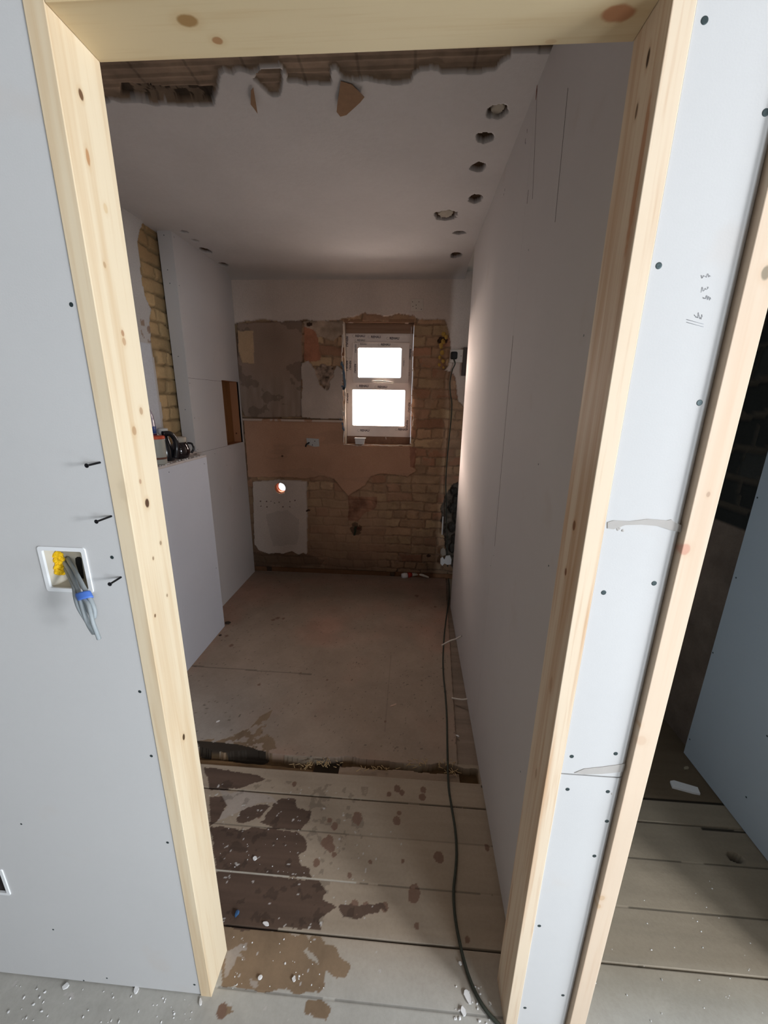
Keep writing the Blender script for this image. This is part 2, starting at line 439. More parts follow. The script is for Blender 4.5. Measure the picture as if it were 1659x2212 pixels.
    base = np.where(m[..., None], np.array([.17, .105, .05])*(.45+1.0*fbm(U*12, V*25, 15))[..., None], base)
    base = np.where((m & slat)[..., None], np.array([.31, .23, .165])*(.7+.5*g)[..., None], base)
    wedge = inside(U, V, fp((425,1602),(470,1606),(520,1610),(560,1622),(582,1628),(560,1636),(520,1632),(430,1620)), .006, 30, 81)
    base = np.where(wedge[..., None], np.array([.035, .026, .018]), base)
    base = np.where((m & ~left & ~slat & (U < -.18))[..., None], np.array([.05, .035, .022]), base)
    base = np.where(((np.hypot((U-1.275)/.022, (V-.462)/.017) < 1))[..., None], np.array([.03, .025, .02]), base)
    return np.clip(base, .01, .8)
FLOORM = m_vcol('worn_floorboards', .72, 90, .25, .002)
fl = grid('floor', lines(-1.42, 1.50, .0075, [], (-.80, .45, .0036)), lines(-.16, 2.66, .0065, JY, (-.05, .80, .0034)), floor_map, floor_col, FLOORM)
struct(fl, 'bare timber floorboards with dark wet stains running through the doorway')
FR = m_plain('dusty_floor_front', (172, 173, 169), .9, .1, 14)
b = MB(); b.box((-4.6, -5.6, -.09), (2.42, -.16, 0.0)).box((1.5, -.16, -.09), (2.42, 2.7, 0)).box((-1.42, -.16, -.09), (1.5, 2.7, -.07)); b.box((-4.6, -.16, -.09), (-1.42, 2.7, 0))
struct(b.build('floor_subfloor', FR))

# ================================================================= FRONT WALL (plane y = 0)
BX = (-.5880, -.5050, 1.1910, 1.2725)       # socket box
B2 = (-.985, -.893, .331, .412)
b = MB(); xs = [-4.6, B2[0], B2[1], BX[0], BX[1], XDL]; zs = [0.004, B2[2], B2[3], BX[2], BX[3], 2.45]
b.holed(xs, zs, {(1, 1), (3, 3)}, 0, .0125)
wf = struct(b.build('wall_front', BOARD), 'grey plasterboard wall left of the first doorway')
b = MB()   # studs and the rear lining
for x0, x1 in ((-.479, -.437), (-1.05, -1.01), (-1.6, -1.56), (-2.2, -2.16)): b.box((x0, .0125, 0), (x1, .0785, 2.45))
b.box((-.437, .0125, 2.066), (.41, .0785, 2.11))
b.build('timber_stud', STUDWOOD, wf)
b = MB(); b.holed([-4.6, XDL], [0, 2.45], set(), .0785, D); b.build('rear_plasterboard', BOARD2, wf)
b = MB(); b.holed([XDL, XDR], [2.068, 2.45], set(), 0, .0125); b.box((XDL, .0785, 2.068), (XDR, D, 2.45)); b.build('plasterboard_over_head', BOARD, wf)

# narrow strip between the two doorways: two boards meeting at z = .838, edge tapered towards the second doorway
def strip_board(z0, z1, x0):
    p = [(x0, .0), (.5045, 0.0), (.510, .0012), (XS, .0035), (XS, .0125), (x0, .0125)]
    return [(x, y, z0) for x, y in p], (0, 0, z1-z0)
ws = empty('wall_middle', (.455, 0, 0)); struct(ws, 'narrow white plasterboard strip between the two doorways')
bp1 = MB().prism(*strip_board(.8395, 2.45, .3962)).build('upper_plasterboard', BOARD, ws)
bp2 = MB().prism(*strip_board(.006, .8365, .3915+.0025)).build('lower_plasterboard', BOARD, ws)
b = MB(); b.box((.3975, .0127, 0), (.4120, .09, 2.45)).box((.470, .0127, 0), (.5125, .09, 2.45)); b.build('timber_stud', STUDWOOD, ws)
def smear(name, px, mat, par, th=.0012):
    pts = [at(x, y, 1, 0) for x, y in px]; MB().prism([(p[0], 0.0002, p[2]) for p in pts], (0, -th, 0)).build(name, mat, par)
FILL = m_plain('dried_filler', (176, 172, 168), .95, .06, 60)
smear('filler_smear', [(1312,1128),(1325,1124),(1360,1126),(1400,1121),(1440,1124),(1450,1122),(1456,1128),(1471,1134),(1471,1150),(1452,1146),(1420,1136),(1385,1133),(1350,1134),(1325,1143),(1312,1141)], FILL, ws)
smear('filler_smear', [(1240,1669),(1262,1660),(1300,1656),(1350,1649),(1346,1666),(1300,1671),(1262,1672)], FILL, ws)

# pencil notes
PEN = m_plain('pencil', (150, 152, 158), .7)
pn = MB()
rnd = random.Random(4)
def scribble(px0, py0, w, h, seed, slope=-.15):
    r = random.Random(seed); pts = []
    for k in range(13):
        t = k/12; pts.append(at(px0+w*t, py0+slope*w*t+r.uniform(-h, h), 1, -.0004))
    pn.tube([tuple(p) for p in pts], .00022, 4)
scribble(1515, 598, 20, 5, 1); scribble(1514, 626, 17, 6, 2); scribble(1519, 645, 17, 6, 3); scribble(1500, 678, 18, 7, 5, .4)
for dy in (0, 6): pn.tube([tuple(at(1483, 690+dy, 1, -.0004)), tuple(at(1520, 700+dy, 1, -.0004))], .00022, 4)
pn.build('pencil_note', PEN, ws)

# flush screws
def flush_screw(p, n, par, r=.0032):
    """sunk drywall screw: dimple, head and cross slot"""
    b = MB(); n = Vector(n).normalized(); q = n.to_track_quat('Z', 'Y').to_matrix(); rr = random.Random(int(p[0]*9999+p[2]*777))
    b.lathe([(r*1.15, 0), (r*1.1, .0002), (r*.95, .0003), (r*.25, .00012), (r*.02, .0001)], p, 'z', 14, q)
    o = b.build('screw', GREYMETAL, par); return o
for x, y in [(242,1204),(154,658),(302,1494),(327,1633),(46,1780),(362,1820),(115,2008),(420,2127),(231,2113),(181,2118)]:
    p = at(x, y, 1, 0); flush_screw((p[0], -.0001, p[2]), (0, -1, 0), wf, .0022 if x in (46, 115, 181, 231) else .003)
for x, y in [(1522,44),(1654,243),(1423,574),(1511,870),(1413,1260),(1304,1280),(1235,1634),(1330,1628),(1226,1705),(1313,1710),(1311,1774),(1284,1849),(1165,2000),(1216,2150),(1134,2177)]:
    p = at(x, y, 1, 0); flush_screw((p[0], -.0001, p[2]), (0, -1, 0), ws, .0038 if y < 1300 else .0036)
for (x, y) in [(1338,1140),(1334,1143),(1345,1146),(1322,1715)]:
    p = at(x, y, 1, 0); MB().blob((p[0], 0, p[2]), (.0022, .001, .003), int(x), .4, 1).build('torn_paper_nick', FILL, ws)

# ---- doorway lining 1
def kn(px, py, ax, v, r, k=.85, c=(92, 56, 30), el=1.5, gr=2):
    p = at(px, py, ax, v); s = [r, r, r]; s[gr] = r*el; s[ax] = .02
    return (tuple(p), tuple(s), k, c)
kL = [kn(175,205,0,XL,.0042,.9), kn(190,340,0,XL,.0035,.7,(170,112,60),3.0), kn(228,450,0,XL,.0045,.3,(190,145,70)), kn(226,572,0,XL,.003,.5,(150,110,70)),
      kn(265,720,0,XL,.0035,.7,(150,100,64)), kn(268,738,0,XL,.0045,.55,(164,116,74)), kn(305,888,0,XL,.0045,.6,(156,116,80)), kn(290,930,0,XL,.0052,.6,(162,122,84)),
      kn(318,1087,0,XL,.0055,.95,(70,42,26)), kn(303,1040,0,XL,.003,.6,(150,110,90)), kn(347,1173,0,XL,.003,.6), kn(331,1206,0,XL,.0025,.6), kn(361,1286,0,XL,.0025,.6),
      kn(397,1592,0,XL,.004,.95,(70,50,30),2.0), kn(335,1330,0,XL,.0025,.8), kn(400,1852,0,XL,.005,.4,(190,160,120),2.5), kn(265,1060,0,XL,.012,.25,(180,160,130),2.5)]
PINE_L = m_pine('pine_left_jamb', (224, 207, 178), (198, 164, 120), 2, kL, 1, .45)
kR = [kn(1400,125,0,XR,.0035,.95,(60,40,20),3), kn(1375,240,0,XR,.003,.8,(90,60,30),3), kn(1240,1135,0,XR,.0055,.85,(120,70,30),1.6), kn(1222,1235,0,XR,.004,.85,(120,70,40),1.8),
      kn(1378,380,0,XR,.006,.6,(176,104,50),16), kn(1345,620,0,XR,.006,.35,(160,104,60),18), kn(1158,1670,0,XR,.004,.4,(140,90,50),3), kn(1190,1480,0,XR,.006,.35,(150,100,60),3),
      kn(1100,1960,0,XR,.004,.4,(165,110,70),22)]
PINE_R = m_pine('pine_right_jamb', (224, 206, 182), (190, 144, 100), 2, kR, 6, .7)
kH = [kn(405,45,2,HD,.009,.85,(150,112,62),1.5,0), kn(470,88,2,HD,.006,.8,(160,110,66),1.3,0), kn(1335,30,2,HD,.013,.85,(172,112,74),1.6,0), kn(1190,90,2,HD,.004,.3,(170,120,80),2,0)]
PINE_H = m_pine('pine_head', (218, 198, 160), (194, 162, 116), 0, kH, 3, .4)
dl = empty('door_1', ((XL+XR)/2, D/2, 0)); struct(dl, 'raw pine lining of the near doorway')
b = MB(); 
b.box((XDL+.0012, -.002, .0), (XL, D, 2.065), .0012); b.build('left_jamb', PINE_L, dl)
MB().box((XR, -.002, .0), (XDR, D, 2.065), .0012).build('right_jamb', PINE_R, dl)
MB().box((XL+.0004, -.002, HD), (XR-.0004, D, 2.065), .001).build('head', PINE_H, dl)
# ---- doorway lining 2 (stands 12 mm proud of the board)
k2 = [kn(1480,1187,1,-.012,.008,.6,(196,130,110),1.2), kn(1530,1068,1,-.012,.003,.6,(160,130,110)), kn(1655,590,1,-.012,.006,.8,(120,110,90)), kn(1378,1568,1,-.012,.006,.5,(190,150,110),1.2), kn(1385,1600,1,-.012,.009,.25,(190,150,120),1.2),
      kn(1300,1940,1,-.012,.006,.5,(190,155,115),1.2), kn(1292,1958,1,-.012,.006,.5,(190,155,115),1.2)]
PINE_2 = m_pine('pine_second_lining', (216, 196, 174), (198, 164, 132), 2, k2, 9, .35)
d2 = empty('door_2', (.93, D/2, 0)); struct(d2, 'pine lining of the doorway on the right')
MB().box((.5145, -.012, 0), (.5515, .085, 2.065), .0012).build('left_jamb', PINE_2, d2)
MB().box((1.322, -.012, 0), (1.359, .085, 2.065), .0012).build('right_jamb', PINE_2, d2)
MB().box((.5519, -.012, HD), (1.3216, .085, 2.065), .001).build('head', PINE_H, d2)
b = MB().box((1.36, 0, 0), (2.42, D, 2.45)).box((.5145, 0, 2.067), (1.36, D, 2.45)); struct(b.build('wall_front_right', BOARD))

# ================================================================= SIDE PARTITION (right wall of the room ahead)
wr = empty('wall_right', (.46, 1.1, 0)); struct(wr, 'long plasterboard partition on the right of the room ahead')
def skew_board(y0, y1, x_off, th, z0=.012, z1=HC-.001):
    a = [(xw(y0)+x_off, y0, z0), (xw(y1)+x_off, y1, z0), (xw(y1)+x_off+th, y1, z0), (xw(y0)+x_off+th, y0, z0)]
    return MB().prism(a, (0, 0, z1-z0))
skew_board(D+.001, .8785, 0, .0125).build('plasterboard_sheet', BOARD2, wr)
skew_board(.8795, YE, 0, .0125).build('plasterboard_sheet', BOARD2, wr)
skew_board(D+.001, YE, .078, .0125).build('rear_plasterboard', BOARD3, wr)
b = MB()
for y in (.1, .48, .86, 1.3, 1.7, YE-.045): b.box((.4315, y, 0), (.493, y+.04, HC-.01))
b.box((.4315, .1, 0), (.493, YE-.002, .04)); b.build('timber_stud', STUDWOOD, wr)
for x, y in [(1262,725),(1186,1222),(1125,1667),(1163,1003),(1065,1200),(1058,1222),(1133,310),(1140,540)]:
    p = at(x, y, 0, .4192); xx = xw(p[1])
    flush_screw((xx-.0001, p[1], p[2]), (-1, 0, 0), wr, .0022)
SEAM0 = m_plain('open_board_joint', (92, 78, 70), .9)
PEN2 = m_plain('pencil_dark', (108, 100, 96), .8)
def wall_line(name, p0, p1, r, par, mat):
    a, c = at(*p0, 0, .421), at(*p1, 0, .421)
    MB().tube([(xw(a[1])-.0001, a[1], a[2]), (xw(c[1])-.0001, c[1], c[2])], r, 5).build(name, mat, par)
wall_line('pencil_line', (1160,190), (1150,430), .0006, wr, PEN2); wall_line('pencil_line', (1228,190), (1200,480), .0006, wr, PEN2); wall_line('pencil_line', (1141,410), (1138,440), .0008, wr, PEN2)
wall_line('board_joint', (1108,725), (1068,1180), .0006, wr, SEAM0)
p = at(1158, 195, 0, .42); MB().blob((xw(p[1]), p[1], p[2]+.0), (.001, .004, .022), 3, .4).build('rust_mark', m_plain('rust', (120, 60, 40)), wr)
for x, y, r in ((1137,283,.004),(1133,305,.005),(1088,410,.004),(1086,420,.003)):
    p = at(x, y, 0, .42); MB().blob((xw(p[1]), p[1], p[2]), (.0008, r*.5, r*1.4), x, .4).build('scuff_mark', PEN2, wr)

# ================================================================= CEILING
def cp(*px): return [tuple(at(x, y, 2, HC)[:2]) for x, y in px]
TORN = cp((180,40),(180,236),(245,215),(262,222),(300,221),(330,228),(360,226),(400,228),(430,229),(458,229),(468,205),(472,165),(482,152),(500,158),(520,152),(545,160),(560,148),(607,142),(612,148),(622,180),(640,178),(660,184),(680,180),(714,186),(716,150),(728,148),(735,165),(745,175),(800,176),(855,182),(888,177),(893,158),(905,151),(945,150),(952,158),(1000,158),(1040,156),(1068,150),(1090,130),(1104,124),(1104,112),(1195,112),(1210,40))
FLAP1 = cp((546,172),(562,152),(608,148),(609,182),(604,206),(588,210),(566,190))
HOLES = [((1075,241),23,15,1),((1047,297),19,12,0),((1032,362),16,10,0),((1027,430),14,10,0),((963,465),25,11,1),((992,503),13,4,0),((985,551),12,6,0),
         ((397,501),9,3,0),((421,520),7,3,0),((443,541),11,6,0),((482,571),9,4,0)]
HW = []
for (c, rx, ry, k) in HOLES:
    a = at(c[0], c[1], 2, HC); e = at(c[0]+rx, c[1], 2, HC); g = at(c[0], c[1]-ry, 2, HC)
    HW.append((a[:2], (abs(e[0]-a[0]), abs(g[1]-a[1])), k))
def ceil_masks(U, V):
    t = inside(U, V, TORN, .007, 42, 7) | inside(U, V, FLAP1, .003, 60, 9); h = np.zeros(U.shape, bool); h2 = h.copy()
    for c, r, k in HW:
        m = disc(U, V, c, r, .28, int(c[1]*100)); h |= m
        if k: h2 |= disc(U, V, (c[0]-.0*r[0], c[1]), (r[0]*.6, r[1]*.9), .2, 5)
    return t, h, h2
def ceil_map(U, V):
    t, h, h2 = ceil_masks(U, V)
    lath = .007+.003*(np.sin(V*2*math.pi/.034) > -.6)+.003*fbm(U*25, V*25, 2)
    deep = inside(U, V, cp((262,190),(410,196),(462,196),(462,226),(300,224),(262,215)), .003, 50, 4)
    Z = HC + np.where(t, lath, 0) + np.where(h, .02, 0) - np.where(h & h2, .012, 0) + np.where(t & deep, .016, 0)
    cove = np.clip((V-2.44)/.20, 0, 1); Z = Z-.055*cove**2.2+(fbm(U*3, V*3, 4)-.5)*.004
    return U, V, Z
def ceil_col(U, V):
    t, h, h2 = ceil_masks(U, V); g = fbm(U*5, V*5, 31); g2 = fbm(U*30, V*30, 32)
    c = np.array([.60, .575, .56])*(.93+.12*g)[..., None]
    dust_shade = np.clip((V-2.40)/.15, 0, 1)[..., None]; c = c*(1-dust_shade)+dust_shade*c*np.array([.86, .83, .80])  # corner shade of the cove painted in, darker towards the far wall
    lat = np.array([.33, .235, .165])*(.6+.6*fbm(U*8, V*20, 33))[..., None]*(.65+.5*g2)[..., None]
    c = np.where(t[..., None], lat, c)
    jn = t & (np.abs(((U+.02) % .165)-.08) < .004); c = np.where(jn[..., None], c*.7, c)
    dp = t & inside(U, V, cp((262,190),(410,196),(462,196),(462,226),(300,224),(262,215)), .003, 50, 4) & (fbm(U*28, V*20, 35) > .42); c = np.where(dp[..., None], c*.3, c)
    c = np.where(h[..., None], np.array([.10, .06, .035])*(.5+g2)[..., None], c)
    c = np.where((h & h2)[..., None], np.array([.42, .38, .31])*(.7+.5*g2)[..., None], c)
    return c
CEILM = m_vcol('old_ceiling_plaster', .92, 40, .3, .003, .06)
ce = grid('ceiling', np.arange(-1.42, .4405, .004), np.arange(.0912, 2.662, .0045), ceil_map, ceil_col, CEILM)
struct(ce, 'old white ceiling with a row of ragged holes and torn lath edge near the door')
CB = m_plain('ceiling_backing', (90, 70, 55), .95)
b = MB().box((-2.2, .0, HC+.055), (2.42, 2.75, HC+.1)); struct(b.build('ceiling_backing', CB))
b = MB().box((.44, .0912, HC), (2.42, 2.7, HC+.05)); struct(b.build('ceiling_right_room', WHITEWALL))
b = MB().box((-4.6, -5.6, HC), (2.42, .0, HC+.1)); struct(b.build('ceiling_front_room', m_plain('front_ceiling', (150, 142, 134), .95, .1, 5)))
# hanging torn paper
PAPER = m_plain('torn_brown_paper', (150, 118, 90), .9, .2, 60)
def flap(px, drop, name='torn_paper_flap'):
    top = [at(x, y, 2, HC) for x, y in px]; y0 = max(p[1] for p in top)
    pts = []
    for p in top:
        k = (p[1]-min(q[1] for q in top))/(max(q[1] for q in top)-min(q[1] for q in top)+1e-6)
        pts.append((p[0], p[1], HC-.003-drop*k))
    MB().prism(pts, (0, 0, -.0012)).build(name, PAPER, ce)
flap([(736,172),(760,178),(787,202),(778,212),(748,236),(735,239),(727,230),(729,212)], .012)
flap([(542,192),(547,186),(551,208),(556,236),(548,226),(541,218)], .008)

# ================================================================= BACK WALL
def wp(*px):
    o = []
    for x, y in px:
        p = at(x, y, 1, YB); o.append((p[0], p[2]))
    return o
WINX0, WINX1, WINZ0, WINZ1 = -.4600, .0800, 1.186, 2.118
PIPE = at(606, 1054, 1, YB); PR = .048
R_UP = wp((440,520),(440,700),(505,700),(530,694),(570,691),(600,694),(640,694),(655,690),(690,694),(730,692),(738,686),(765,684),(790,676),(830,684),(860,676),(895,682),(905,690),(930,689),(962,690),(966,700),(968,715),(973,740),(974,765),(969,790),(962,800),(975,803),(983,815),(986,845),(990,868),(1005,880),(1100,880),(1100,520))
R_GREY = wp((512,698),(653,693),(652,730),(652,790),(650,860),(652,900),(560,902),(528,900),(520,880),(512,800))
R_BEIGE = wp((513,712),(520,716),(547,714),(549,785),(524,785),(516,760))
R_WHITE = wp((652,786),(668,780),(682,800),(690,830),(700,842),(712,815),(730,790),(742,800),(742,905),(700,905),(652,902))
R_CREAM = wp((655,694),(742,692),(742,720),(720,735),(690,728),(676,735),(655,706))
R_PINK = wp((526,908),(600,904),(700,906),(742,905),(745,962),(886,964),(900,975),(893,1008),(900,1018),(880,1030),(822,1022),(800,1030),(790,1048),(770,1060),(752,1072),(742,1060),(722,1036),(700,1028),(660,1034),(600,1030),(535,1032))
R_BOARD = wp((546,1040),(600,1036),(663,1039),(664,1100),(664,1198),(655,1194),(646,1198),(630,1190),(612,1196),(600,1194),(580,1196),(560,1188),(550,1175))
R_RED = wp((752,1072),(790,1075),(815,1075),(812,1098),(790,1108),(772,1128),(752,1125))
R_REDB = wp((656,706),(676,712),(688,735),(692,778),(670,782),(656,778))
R_REDC = wp((885,965),(898,966),(897,1012),(886,1010))
R_DARKG = wp((950,1100),(960,1075),(975,1050),(992,1040),(992,1250),(962,1210),(956,1150))
R_RUB = wp((685,792),(700,786),(720,790),(722,815),(705,842),(692,832),(680,812))
def brick(U, V, seed=0):
    wv = V+(fbm(U*6, V*6, 90)-.5)*.040+(fbm(U*25, V*25, 93)-.5)*.008; wu = U+(fbm(U*7, V*7, 91)-.5)*.07
    r = np.floor(wv/.078); fv = wv/.078-r; off = (r % 2)*.5; hd = (np.floor(r) % 3 == 1); L = np.where(hd, .115, .225)
    cu = wu/L+off; ci = np.floor(cu); fu = cu-ci
    m = (fv < .10) | (fv > .93) | (fu*L < .006) | ((1-fu)*L < .006)
    return m, _h(ci+100, r+50, seed), _h(ci+7, r+3, seed+5)
def back_masks(U, V):
    w = lambda p, a, s: inside(U, V, p, a, 22, s)
    return dict(up=w(R_UP, .010, 1), grey=w(R_GREY, .004, 2), beige=w(R_BEIGE, .006, 3), white=w(R_WHITE, .012, 4), cream=w(R_CREAM, .014, 5), pink=w(R_PINK, .007, 6),
                board=w(R_BOARD, .004, 7), red=w(R_RED, .01, 8), redb=w(R_REDB, .01, 9), dg=w(R_DARKG, .02, 10), rub=w(R_RUB, .02, 11), redc=w(R_REDC, .01, 12))
def back_map(U, V):
    k = back_masks(U, V); mo, h1, h2 = brick(U, V)
    d = .008*h1 - .008*mo + .008*(fbm(U*24, V*24, 6)-.5)*2
    lower = np.clip((.95-V)*3, 0, 1)*(U < -.1); d = d*(1-.6*lower)
    d = np.where(k['grey'], .014, d); d = np.where(k['beige'], .018, d); d = np.where(k['cream'] | k['redb'], .010+.014*(fbm(U*30, V*30, 8)-.5), d)
    d = np.where(k['rub'], .004+.03*(fbm(U*40, V*40, 9)-.3), d); d = np.where(k['white'] & ~k['rub'], .020+.004*fbm(U*20, V*20, 3), d)
    d = np.where(k['pink'], .016+.002*fbm(U*10, V*10, 9), d); d = np.where(k['board'], .026, d)
    d = np.where(k['up'], .026, d); d = np.where(k['dg'], -.01+.03*fbm(U*18, V*18, 14), d)
    ledge = (np.abs(V-1.372-.004*(fbm(U*20, U*0, 3)-.5)) < .008) & (U < -.47); d = np.where(ledge, .028, d)
    pr = np.hypot(U-PIPE[0], V-PIPE[2]); d = np.where(pr < PR*1.25, np.minimum(d, .022), d)
    foot = (V < .045) & (fbm(U*5, U*0+2, 5) < .75); d = np.where(foot, -.03, d)
    return U, YB+.014-d, V
def back_col(U, V):
    k = back_masks(U, V); mo, h1, h2 = brick(U, V); g = fbm(U*4, V*4, 41); g2 = fbm(U*16, V*16, 42); g3 = fbm(U*45, V*45, 43)
    A = np.array([.40, .285, .19]); B = np.array([.36, .215, .145]); Cc = np.array([.44, .34, .22])
    t = h1[..., None]; c = np.where(t < .45, A, np.where(t < .75, Cc, B))*(.72+.35*h2+.3*(g2-.3))[..., None]
    c = np.where(mo[..., None], np.array([.30, .215, .15])*(.6+.7*g3)[..., None], c)
    smear = (fbm(U*6, V*6, 44) > .50)[..., None]; c = np.where(smear, c*.45+np.array([.33, .245, .175])*.55*(.7+.6*g2)[..., None], c)
    # lower part: brown soot and old plaster wash over the bricks
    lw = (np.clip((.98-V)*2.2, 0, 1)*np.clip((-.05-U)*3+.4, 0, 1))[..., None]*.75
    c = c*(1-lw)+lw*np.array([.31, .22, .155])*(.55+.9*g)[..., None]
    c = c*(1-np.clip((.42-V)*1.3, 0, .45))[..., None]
    P = lambda m, col, a=.9, b_=.2, n=g2: np.where(k[m][..., None], np.array(col)*(a+b_*(n-.5)*2)[..., None], c)
    c = P('cream', (.43, .36, .29), .85, .5); c = P('redb', (.38, .185, .12), .95, .3)
    c = P('rub', (.36, .29, .24), .75, .8, g3); c = P('pink', (.43, .285, .205), .98, .16, g)
    st = k['pink'] & (fbm(U*2+3, V*9, 48) > .56); c = np.where(st[..., None], c*np.array([.92, .94, .95]), c)
    c = P('red', (.34, .20, .14), .85, .5); c = P('redc', (.35, .19, .14), .9, .3)
    gr = np.array([.30, .235, .195])*(.75+.5*fbm(U*3, V*3, 46))[..., None]
    low = np.clip((1.80-V)*5, 0, 1)[..., None]; stre = np.array([.27, .245, .22])*(.55+.9*fbm(U*35, V*5, 47))[..., None]
    gr = gr*(1-low)+low*(gr*.5+stre*.5); c = np.where(k['grey'][..., None], gr, c)
    edge = k['grey'] & ((fbm(U*9, V*9, 49) > .63)); c = np.where(edge[..., None], c*.7, c)
    c = P('white', (.52, .49, .46), .92, .25, g); c = np.where((k['white'] & k['rub'])[..., None], np.array([.36, .29, .24])*(.6+.9*g3)[..., None], c)
    c = P('beige', (.50, .38, .25), .95, .12); c = P('board', (.50, .485, .465), .97, .12, g)
    gpatch = k['board'] & inside(U, V, wp((575,1110),(620,1100),(645,1120),(642,1175),(590,1180)), .02, 10, 77); c = np.where(gpatch[..., None], c*.84, c)
    c = P('dg', (.13, .12, .105), .8, .7, g3); c = P('up', (.56, .535, .51), .96, .10, g)
    rim = inside(U, V, R_UP, .022, 22, 1) != k['up']; c = np.where((rim & ~k['up'])[..., None], c*.75, c)
    ledge = (np.abs(V-1.372-.004*(fbm(U*20, U*0, 3)-.5)) < .008) & (U < -.47) & (g2 > .35); c = np.where(ledge[..., None], np.array([.55, .5, .45]), c)
    led2 = (np.abs(V-1.386) < .005) & (U < -.47); c = np.where(led2[..., None], c*.5, c)
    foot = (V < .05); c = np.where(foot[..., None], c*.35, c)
    soot = inside(U, V, wp((545,1195),(665,1200),(700,1212),(690,1225),(548,1225)), .03, 10, 79); c = np.where(soot[..., None], c*.7, c)
    vr = np.hypot((U-wp((768,1143))[0][0])/.05, (V-wp((768,1143))[0][1])/.06)+(g3-.5); c = np.where((vr < 1)[..., None], c*.4, c)
    for (x, y) in [(564,1082),(577,1082),(586,1082),(594,1086),(604,1084),(627,1083),(638,1080),(565,1093),(578,1094),(612,1094),(627,1094)]:
        q = wp((x, y))[0]; m = np.hypot(U-q[0], V-q[1]) < .0055; c = np.where(m[..., None], np.array([.10, .07, .06]), c)
    for (x, y, r) in [(926,1202,.018),(668,700,.020),(955,735,.03),(610,985,.008),(665,1103,.012)]:
        q = wp((x, y))[0]; m = disc(U, V, q, (r*1.2, r*.8), .4, x); c = np.where(m[..., None], np.array([.06, .04, .03]), c)
    return np.clip(c*np.array([1.22, 1.10, 1.02]), .01, .8)
def back_keep(U, V):
    return ~((U > WINX0) & (U < WINX1) & (V > WINZ0) & (V < WINZ1)) & (np.hypot(U-PIPE[0], V-PIPE[2]) > PR)
us = np.array(sorted(set(np.round(list(np.arange(-1.42, .62, .0055))+[WINX0, WINX1], 4))))
vs = np.array(sorted(set(np.round(list(np.arange(-.02, 2.46, .0055))+[WINZ0, WINZ1], 4))))
BACKM = m_vcol('stripped_brick_and_plaster', .92, 140, .5, .004, .22)
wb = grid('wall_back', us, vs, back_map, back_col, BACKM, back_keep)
struct(wb, 'stripped far wall of brick, patchy render and old white plaster')
BRK = m_plain('brick_mass', (128, 92, 66), .95, .25, 30, bmp=.4)
yb0, yb1 = YB+.03, YB+.17
b = MB()
hx = [-1.42, PIPE[0]-PR-.03, PIPE[0]+PR+.06, WINX0, WINX1, .62]; hz = [-.09, PIPE[2]-PR-.03, PIPE[2]+PR+.05, WINZ0, WINZ1, 2.5]
b.holed(hx, hz, {(1, 1), (3, 3)}, yb0, yb1); b.build('brick_core', BRK, wb)
# window reveals
REV = m_plain('window_reveal_brick', (150, 116, 92), .95, .25, 25, bmp=.5)
REVL = m_plain('reveal_plaster', (200, 190, 178), .95, .15, 40, bmp=.4)
b = MB(); b.box((WINX0-.0, YB+.012, WINZ1-.002), (WINX1, yb1, WINZ1+.02)).box((WINX0, YB+.012, WINZ0-.02), (WINX1, yb1, WINZ0+.001)); b.box((WINX1-.001, YB+.012, WINZ0), (WINX1+.02, yb1, WINZ1)); b.build('window_reveal', REV, wb)
b = MB(); b.box((WINX0-.02, YB+.012, WINZ0), (WINX0+.002, yb1, WINZ1)); b.build('window_reveal', REVL, wb)
# timber packers above and masonry upstand below the frame
YF = YB+.072
b = MB().box((WINX0+.003, YF-.012, 2.046), (WINX1-.002, YF+.055, WINZ1-.003), .002); b.build('lintel_board', m_pine('old_brown_lintel', (158, 128, 108), (120, 92, 74), 0, (), 5, .5), wb)
b = MB().box((WINX0+.003, YF-.004, WINZ0+.001), (WINX1-.002, YF+.055, 1.248), .002); b.build('sill_masonry', m_plain('sill_rubble', (142, 112, 94), .95, .3, 40, bmp=.6), wb)

# ragged lit plaster edge round the window hole
EDGE = m_plain('broken_plaster_edge', (222, 214, 204), .95, .1, 80); FOIL = m_plain('bluish_membrane', (96, 116, 134), .6, .35, 90)
def ragged(px, w, mat, name, seed, jag=.004, th=.007):
    r = random.Random(seed); P3 = [Vector(at(x, y, 1, YB-.012)) for x, y in px]; P3 = smooth_path(P3, 5)
    P3 = [p+Vector((r.uniform(-jag, jag)*.5, 0, r.uniform(-jag, jag)*.5)) for p in P3]
    a, c = [], []
    for i, p in enumerate(P3):
        t = (P3[min(i+1, len(P3)-1)]-P3[max(i-1, 0)]); t.y = 0; t.normalize(); n = Vector((-t.z, 0, t.x)); ww = w*r.uniform(.3, 1.3)
        a.append(p+n*ww); c.append(p-n*ww)
    bm = bmesh.new(); rows = []
    for p, q in zip(a, c):
        rows.append([bm.verts.new(p), bm.verts.new(q), bm.verts.new(q+Vector((0, th, 0))), bm.verts.new(p+Vector((0, th, 0)))])
    for s, t in zip(rows, rows[1:]):
        for k in range(4): bm.faces.new((s[k], s[(k+1)%4], t[(k+1)%4], t[k]))
    bm.faces.new(rows[0]); bm.faces.new(rows[-1]); mb = MB(); mb.bm.free(); mb.bm = bm; return mb.build(name, mat, wb)
ragged([(741,700),(742,730),(738,765),(741,785)], .0035, EDGE, 'plaster_edge', 1)
ragged([(738,782),(743,810),(744,840),(739,832)], .008, FOIL, 'membrane_strip', 2, .008)
ragged([(741,835),(746,850),(745,880),(744,905),(743,930),(742,958)], .0032, EDGE, 'plaster_edge', 3)
ragged([(739,885),(743,898)], .009, EDGE, 'plaster_edge', 4); ragged([(734,905),(739,915),(743,930)], .007, FOIL, 'membrane_strip', 5, .008)
